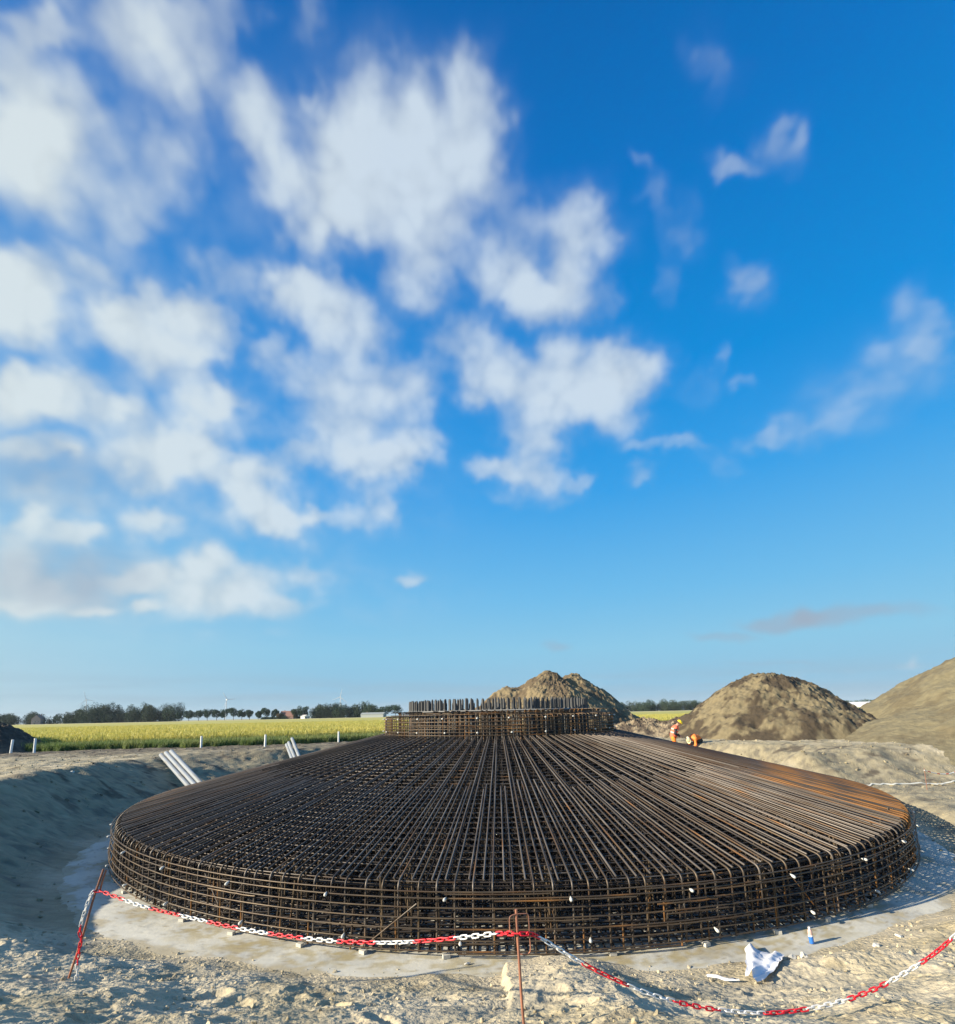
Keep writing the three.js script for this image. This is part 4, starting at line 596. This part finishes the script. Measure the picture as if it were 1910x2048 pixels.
// ---------------------------------------------------------------- houses, shed, turbines on the horizon
{
  const gable = (w, d, h, over = 0.4) => { const s = new THREE.Shape(); s.moveTo(-w / 2 - over, 0); s.lineTo(0, h); s.lineTo(w / 2 + over, 0); s.lineTo(w / 2 + over - 0.01, -0.25); s.lineTo(0, h - 0.25); s.lineTo(-w / 2 - over + 0.01, -0.25); s.closePath(); return new THREE.ExtrudeGeometry(s, { depth: d + 2 * over, bevelEnabled: false }).translate(0, 0, -d / 2 - over); };
  const wallShape = (w, h, gh) => { const s = new THREE.Shape(); s.moveTo(-w / 2, 0); s.lineTo(w / 2, 0); s.lineTo(w / 2, h); s.lineTo(0, h + gh - 0.3); s.lineTo(-w / 2, h); s.closePath(); return s; };
  const house = (name, label, pos, turn, w, d, h, gh, wallC, roofC) => {
    const t = thing(name, label, 'house', 'houses beyond the field', pos, turn);
    mesh('wall', new THREE.ExtrudeGeometry(wallShape(w, h, gh), { depth: d, bevelEnabled: false }).translate(0, 0, -d / 2), mat(...wallC), t);
    const roof = mesh('roof', gable(w, d, gh).translate(0, h, 0), mat(...roofC), t); mesh('chimney', box(0.8, 1.6, 0.8, w * 0.1, h + gh, -d * 0.3), mat(0.2, 0.1, 0.08), roof);
    for (let i = 0; i < 3; i++) { const win = mesh('window', box(1.1, 1.3, 0.1, -w * 0.3 + i * w * 0.3, h * 0.55, d / 2 + 0.06), mat(0.75, 0.75, 0.72), t); mesh('pane', box(0.9, 1.1, 0.05, -w * 0.3 + i * w * 0.3, h * 0.55, d / 2 + 0.13), mat(0.05, 0.06, 0.07, { roughness: 0.1 }), win); }
    mesh('door', box(1.1, 2.1, 0.1, -w * 0.12, 1.05, d / 2 + 0.06), mat(0.09, 0.12, 0.1), t); return t;
  };
  house('brick_house', 'pale gabled house standing in the gap of the left woods', [-521.5, LEVEL, -598], 0.3, 9, 11, 6.8, 4.8, [0.30, 0.24, 0.22], [0.20, 0.13, 0.11]);
  house('farmhouse', 'low farmhouse with red tiled roof beside the central wood', [-227, LEVEL, -602], 1.35, 10, 19, 3.6, 6.5, [0.17, 0.10, 0.08], [0.17, 0.085, 0.07]);
  house('shed', 'small white shed between the farmhouse and the central wood', [-204, LEVEL, -592], 0.9, 6, 8, 3.0, 2.0, [0.62, 0.62, 0.60], [0.45, 0.45, 0.44]);
  house('shed', 'pale greenish shed just left of the pedestal on the horizon', [-117, LEVEL, -560], 1.4, 9, 26, 4, 1.8, [0.30, 0.33, 0.33], [0.26, 0.29, 0.29]);
  const b = thing('white_shed', 'long low white shed between the two right-hand heaps', 'shed', 'houses beyond the field', [322, 0.6, -424], -0.62);
  mesh('wall', box(64, 3.6, 22, 0, 1.8, 0), mat(0.72, 0.72, 0.70), b); mesh('roof', gable(22, 64, 2.2).rotateY(Math.PI / 2).translate(0, 3.6, 0), mat(0.68, 0.69, 0.70), b);
  for (let i = 0; i < 6; i++) mesh('door', box(3.4, 2.7, 0.1, -24 + i * 9.5, 1.35, 11.06), mat(0.4, 0.42, 0.43), b);
  const white = mat(0.62, 0.64, 0.66, { roughness: 0.5 });
  const blade = (() => { const s = new THREE.Shape(); s.moveTo(-0.9, 0); s.lineTo(-1.6, 9); s.lineTo(-0.5, 44); s.lineTo(0.1, 44); s.lineTo(1.1, 9); s.lineTo(0.9, 0); return new THREE.ExtrudeGeometry(s, { depth: 0.7, bevelEnabled: true, bevelSize: 0.2, bevelThickness: 0.2, bevelSegments: 1 }); })();
  [[-2029, 118, 0.5, 0.3, 'leftmost of the three wind turbines, above the tall wood'], [-1304, 103, 0.95, 0.6, 'middle of the three wind turbines, above the avenue trees'], [-715, 103, 0.15, 1.9, 'rightmost of the three wind turbines, above the central wood']].forEach(([x, hub, turn, spin, label]) => {
    const t = thing('wind_turbine', label, 'wind turbine', 'wind turbines on the horizon', [x, 0, -2600], turn);
    mesh('tower', new THREE.CylinderGeometry(1.5, 2.6, hub, 12).translate(0, hub / 2, 0), white, t); mesh('nacelle', box(4, 4.2, 11, 0, hub + 1, 1.5), white, t);
    const rotor = mesh('rotor_hub', new THREE.SphereGeometry(2.2, 12, 8).translate(0, 0, 0), white, t); rotor.position.set(0, hub + 1, 8.2); rotor.rotation.z = spin;
    for (let i = 0; i < 3; i++) mesh('blade', blade, white, rotor).rotation.z = i * Math.PI * 2 / 3;
  });
}

// ---------------------------------------------------------------- two workers behind the cone
// surface of a distance field on a grid (surface nets)
function surface(field, lo, hi, cell, colour) {
  const nx = Math.ceil((hi[0] - lo[0]) / cell) + 1, ny = Math.ceil((hi[1] - lo[1]) / cell) + 1, nz = Math.ceil((hi[2] - lo[2]) / cell) + 1, f = new Float32Array(nx * ny * nz), at = (i, j, k) => (k * ny + j) * nx + i;
  for (let k = 0; k < nz; k++) for (let j = 0; j < ny; j++) for (let i = 0; i < nx; i++) f[at(i, j, k)] = field(lo[0] + i * cell, lo[1] + j * cell, lo[2] + k * cell);
  const id = new Int32Array(nx * ny * nz).fill(-1), pos = [], idx = [], edges = [];
  for (let c = 0; c < 8; c++) for (let a = 0; a < 3; a++) if (!(c & (1 << a))) edges.push([c, c | (1 << a)]);
  for (let k = 0; k < nz - 1; k++) for (let j = 0; j < ny - 1; j++) for (let i = 0; i < nx - 1; i++) {
    const v = []; let m = 0; for (let c = 0; c < 8; c++) { const q = f[at(i + (c & 1), j + ((c >> 1) & 1), k + ((c >> 2) & 1))]; v.push(q); if (q < 0) m++; }
    if (!m || m === 8) continue;
    let x = 0, y = 0, z = 0, n = 0; for (const [a, b] of edges) if ((v[a] < 0) !== (v[b] < 0)) { const t = v[a] / (v[a] - v[b]); x += mix(a & 1, b & 1, t); y += mix((a >> 1) & 1, (b >> 1) & 1, t); z += mix((a >> 2) & 1, (b >> 2) & 1, t); n++; }
    id[at(i, j, k)] = pos.length / 3; pos.push(lo[0] + (i + x / n) * cell, lo[1] + (j + y / n) * cell, lo[2] + (k + z / n) * cell);
  }
  for (let k = 1; k < nz - 1; k++) for (let j = 1; j < ny - 1; j++) for (let i = 1; i < nx - 1; i++) for (let a = 0; a < 3; a++) {
    const s = f[at(i, j, k)] < 0, e = f[at(i + (a === 0), j + (a === 1), k + (a === 2))] < 0; if (s === e) continue;
    const [p, q] = a === 0 ? [[0, 1, 0], [0, 0, 1]] : a === 1 ? [[0, 0, 1], [1, 0, 0]] : [[1, 0, 0], [0, 1, 0]];
    const A = id[at(i, j, k)], B = id[at(i - p[0], j - p[1], k - p[2])], C = id[at(i - p[0] - q[0], j - p[1] - q[1], k - p[2] - q[2])], D = id[at(i - q[0], j - q[1], k - q[2])];
    s ? idx.push(A, B, C, A, C, D) : idx.push(A, C, B, A, D, C);
  }
  const g = new THREE.BufferGeometry(); g.setAttribute('position', new THREE.Float32BufferAttribute(pos, 3)); g.setIndex(idx); g.computeVertexNormals(); return coloured(g, colour);
}
const smin = (a, b, k) => { const h = Math.max(0, k - Math.abs(a - b)) / k; return Math.min(a, b) - h * h * k * 0.25; };
function capsule(x, y, z, a, b, ra, rb) { const dx = b[0] - a[0], dy = b[1] - a[1], dz = b[2] - a[2], t = clamp(((x - a[0]) * dx + (y - a[1]) * dy + (z - a[2]) * dz) / (dx * dx + dy * dy + dz * dz)); return Math.hypot(x - a[0] - dx * t, y - a[1] - dy * t, z - a[2] - dz * t) - mix(ra, rb, t); }
function field(bones, k) { return (x, y, z) => { let d = 1e9; for (const [a, b, ra, rb] of bones) d = smin(d, capsule(x, y, z, a, b, ra, rb), k); return d; }; }
// figure described by joints; x = the way it faces, z = its right hand side
function worker(label, pos, turn, j, look) {
  const t = thing('person', label, 'person', 'two workers behind the cone', pos, turn);
  const SKIN = [0.40, 0.24, 0.17], { sleeve, trousers, boots } = look;
  const hd = V(...j.head), nk = V(...j.neck), axis = hd.clone().sub(nk).normalize(), face = V(...j.face).normalize(), side = V(0, 0, 1).cross(axis).lengthSq() > 0.01 ? face.clone().cross(axis).normalize() : V(0, 0, 1);
  const P = (u, f, s) => hd.clone().addScaledVector(axis, u).addScaledVector(face, f).addScaledVector(side, s).toArray();
  const bones = [[j.hip, j.waist, 0.135, 0.13], [j.waist, j.chest, 0.13, 0.15], [j.chest, j.neck, 0.14, 0.07], [j.neck, j.head, 0.06, 0.075]];
  for (const s of [-1, 1]) {
    const S = s < 0 ? 'L' : 'R', sh = j['sh' + S], el = j['el' + S], wr = j['wr' + S], kn = j['kn' + S], an = j['an' + S], hp = [j.hip[0], j.hip[1] - 0.03, j.hip[2] + s * 0.09], toe = [an[0] + 0.17, an[1] - 0.05, an[2] + s * 0.03];
    bones.push([j.chest, sh, 0.12, 0.085], [sh, el, 0.068, 0.052], [el, wr, 0.05, 0.034], [hp, kn, 0.105, 0.07], [kn, an, 0.066, 0.05], [an, toe, 0.055, 0.045]);
  }
  const body = field(bones, 0.06), all = bones.flatMap(([a, b]) => [a, b]), lo = [0, 1, 2].map((i) => Math.min(...all.map((p) => p[i])) - 0.2), hi = [0, 1, 2].map((i) => Math.max(...all.map((p) => p[i])) + 0.2);
  const near = (x, y, z, a, b) => capsule(x, y, z, a, b, 0, 0);
  const colour = (x, y, z) => { const arm = Math.min(near(x, y, z, j.shL, j.elL), near(x, y, z, j.elL, j.wrL), near(x, y, z, j.shR, j.elR), near(x, y, z, j.elR, j.wrR)), leg = Math.min(near(x, y, z, j.hip, j.knL), near(x, y, z, j.knL, j.anL), near(x, y, z, j.hip, j.knR), near(x, y, z, j.knR, j.anR)), trunk = near(x, y, z, j.waist, j.neck), head = near(x, y, z, j.neck, j.head); const m = Math.min(arm, leg, trunk, head); return m === head ? SKIN : m === leg ? (y < Math.min(j.anL[1], j.anR[1]) + 0.1 ? boots : trousers) : sleeve; };
  const geos = [surface(body, lo, hi, 0.02, colour)];
  // head with face, ears, on a finer grid
  const hb = [[P(0.07, -0.005, 0), P(-0.02, 0.0, 0), 0.088, 0.08], [P(-0.03, 0.03, 0), P(-0.085, 0.055, 0), 0.062, 0.04], [P(0.01, 0.085, 0), P(-0.03, 0.108, 0), 0.012, 0.017], [P(0.0, 0, 0.082), P(-0.035, 0, 0.08), 0.016, 0.012], [P(0.0, 0, -0.082), P(-0.035, 0, -0.08), 0.016, 0.012], [P(-0.06, 0.09, -0.015), P(-0.06, 0.09, 0.015), 0.012, 0.012], [P(-0.08, -0.01, 0), j.neck, 0.055, 0.055]];
  const eyes = [P(0.012, 0.08, 0.032), P(0.012, 0.08, -0.032)], mouth = P(-0.058, 0.1, 0);
  geos.push(surface(field(hb, 0.02), j.head.map((v) => v - 0.22), j.head.map((v) => v + 0.22), 0.008, (x, y, z) => { const d = Math.min(...eyes.map((e) => Math.hypot(x - e[0], y - e[1], z - e[2]))); const u = (x - hd.x) * axis.x + (y - hd.y) * axis.y + (z - hd.z) * axis.z, q = (x - hd.x) * face.x + (y - hd.y) * face.y + (z - hd.z) * face.z; return d < 0.014 ? [0.03, 0.02, 0.02] : Math.hypot(x - mouth[0], y - mouth[1], z - mouth[2]) < 0.02 ? [0.33, 0.12, 0.1] : q < 0.02 && u > -0.05 ? [0.08, 0.055, 0.035] : SKIN; }));
  // hands: palm, four fingers of unequal length bent at the knuckle, thumb from the side
  for (const S of ['L', 'R']) {
    const w = V(...j['wr' + S]), dir = w.clone().sub(V(...j['el' + S])).normalize(), across = V(0, 0, 1).addScaledVector(dir, -dir.z).normalize(), curl = dir.clone().cross(across).multiplyScalar(S === 'L' ? 1 : -1), H = (a, b, c) => w.clone().addScaledVector(dir, a).addScaledVector(across, b).addScaledVector(curl, c).toArray(), s = S === 'L' ? -1 : 1;
    const hbones = [[H(-0.03, 0, 0), H(0.02, 0, 0), 0.032, 0.028], [H(0.03, -0.022, 0), H(0.085, -0.028, 0), 0.017, 0.014], [H(0.03, 0, 0), H(0.088, 0, 0), 0.018, 0.014], [H(0.03, 0.022, 0), H(0.08, 0.026, 0), 0.017, 0.014]];
    [[-0.032, 0.07], [-0.011, 0.082], [0.011, 0.078], [0.031, 0.06]].forEach(([b, l]) => hbones.push([H(0.085, b, 0), H(0.085 + l * 0.5, b * 1.08, 0.014), 0.0095, 0.009], [H(0.085 + l * 0.5, b * 1.08, 0.014), H(0.085 + l * 0.75, b * 1.08, 0.045), 0.009, 0.0075]));
    hbones.push([H(0.03, -s * 0.03, 0), H(0.07, -s * 0.058, 0.018), 0.012, 0.0105], [H(0.07, -s * 0.058, 0.018), H(0.098, -s * 0.056, 0.036), 0.0105, 0.008]);
    geos.push(surface(field(hbones, 0.008), w.toArray().map((v) => v - 0.2), w.toArray().map((v) => v + 0.2), 0.0075, () => look.gloves ?? SKIN));
  }
  mesh('body', mergeGeometries(geos), paint({ roughness: 0.8 }), t);
  // vest follows the trunk, a little proud of it
  const vest = field([[j.waist, j.chest, 0.155, 0.172], [j.chest, [mix(j.chest[0], j.neck[0], 0.7), mix(j.chest[1], j.neck[1], 0.7), 0], 0.165, 0.1], [j.chest, j.shL, 0.145, 0.1], [j.chest, j.shR, 0.145, 0.1], [j.waist, [mix(j.waist[0], j.hip[0], 0.6), mix(j.waist[1], j.hip[1], 0.6), 0], 0.155, 0.16]], 0.05);
  const ax = V(...j.chest).sub(V(...j.waist)).normalize();
  mesh('vest', surface(vest, lo, hi, 0.02, (x, y, z) => { const u = (x - j.waist[0]) * ax.x + (y - j.waist[1]) * ax.y; return look.bands && ((u > 0.03 && u < 0.085) || (u > 0.2 && u < 0.25)) ? [0.62, 0.60, 0.52] : look.vest; }), paint({ roughness: 0.7 }), t, 'bright vest with pale bands');
  // helmet: dome with brim
  const dome = surface((x, y, z) => { const dx = x - hd.x, dy = y - hd.y, dz = z - hd.z, u = dx * axis.x + dy * axis.y + dz * axis.z, f = dx * face.x + dy * face.y + dz * face.z, s = dx * side.x + dy * side.y + dz * side.z; const d = Math.hypot(f / 1.12, (u - 0.06) / 0.95, s) - 0.122, brim = Math.max(Math.abs(u - 0.06) - 0.009, Math.hypot((f - 0.03) / 1.25, s) - 0.133); return Math.min(Math.max(d, 0.055 - u), brim); }, j.head.map((v) => v - 0.3), j.head.map((v) => v + 0.3), 0.0105, () => look.helmet);
  mesh('helmet', dome, paint({ roughness: 0.35 }), t);
  return t;
}
{
  const ORG = [0.95, 0.24, 0.05], x1 = 9.5, z1 = -25, x2 = 10.78, z2 = -25.2, g1 = groundAt(x1, z1) - 0.0, g2 = groundAt(x2, z2);
  const b1 = 1.68 - g1 - 0.9, y = (v) => v * (1.68 - g1) / 0.9;
  const k1 = (1.70 - g1);   // height of the hips over the sand
  worker('worker in yellow helmet and orange vest standing with head bowed', [x1, g1, z1], -0.35, {
    hip: [0, k1, 0], waist: [0.02, k1 + 0.17, 0], chest: [0.1, k1 + 0.4, 0], neck: [0.2, k1 + 0.57, 0], head: [0.3, k1 + 0.68, 0], face: [0.75, -0.66, 0.1],
    shL: [0.13, k1 + 0.46, -0.19], shR: [0.13, k1 + 0.46, 0.19], elL: [0.12, k1 + 0.2, -0.25], elR: [0.08, k1 + 0.19, 0.27], wrL: [0.3, k1 + 0.08, -0.12], wrR: [0.27, k1 + 0.06, 0.12],
    knL: [0.05, k1 * 0.53, -0.1], knR: [0.06, k1 * 0.53, 0.11], anL: [-0.04, 0.09, -0.11], anR: [-0.02, 0.09, 0.12] },
  { sleeve: [0.035, 0.03, 0.035], trousers: [0.95, 0.25, 0.03], boots: [0.05, 0.04, 0.03], bands: true, vest: [0.9, 0.17, 0.09], helmet: [0.86, 0.62, 0.02] });
  const k2 = 1.54 - g2;
  worker('worker in pale helmet and orange vest bending far forward to the left', [x2, g2, z2], -2.72, {
    hip: [-0.06, k2, 0], waist: [0.08, k2 + 0.1, 0], chest: [0.3, k2 + 0.13, 0], neck: [0.47, k2 + 0.05, 0], head: [0.59, k2 + 0.03, 0.0], face: [0.25, -0.96, 0],
    shL: [0.38, k2 + 0.08, -0.18], shR: [0.38, k2 + 0.08, 0.18], elL: [0.4, k2 - 0.2, -0.2], elR: [0.42, k2 - 0.2, 0.2], wrL: [0.48, k2 - 0.42, -0.1], wrR: [0.5, k2 - 0.42, 0.12],
    knL: [0.1, k2 * 0.54, -0.11], knR: [0.08, k2 * 0.54, 0.12], anL: [-0.06, 0.09, -0.12], anR: [-0.08, 0.09, 0.13] },
  { sleeve: ORG, trousers: [0.02, 0.02, 0.025], boots: [0.05, 0.04, 0.03], vest: ORG, helmet: [0.72, 0.66, 0.42] });
}

scene.fog = new THREE.FogExp2(new THREE.Color().setRGB(0.72, 0.84, 0.95), 0.00006);
renderer.render(scene, camera);
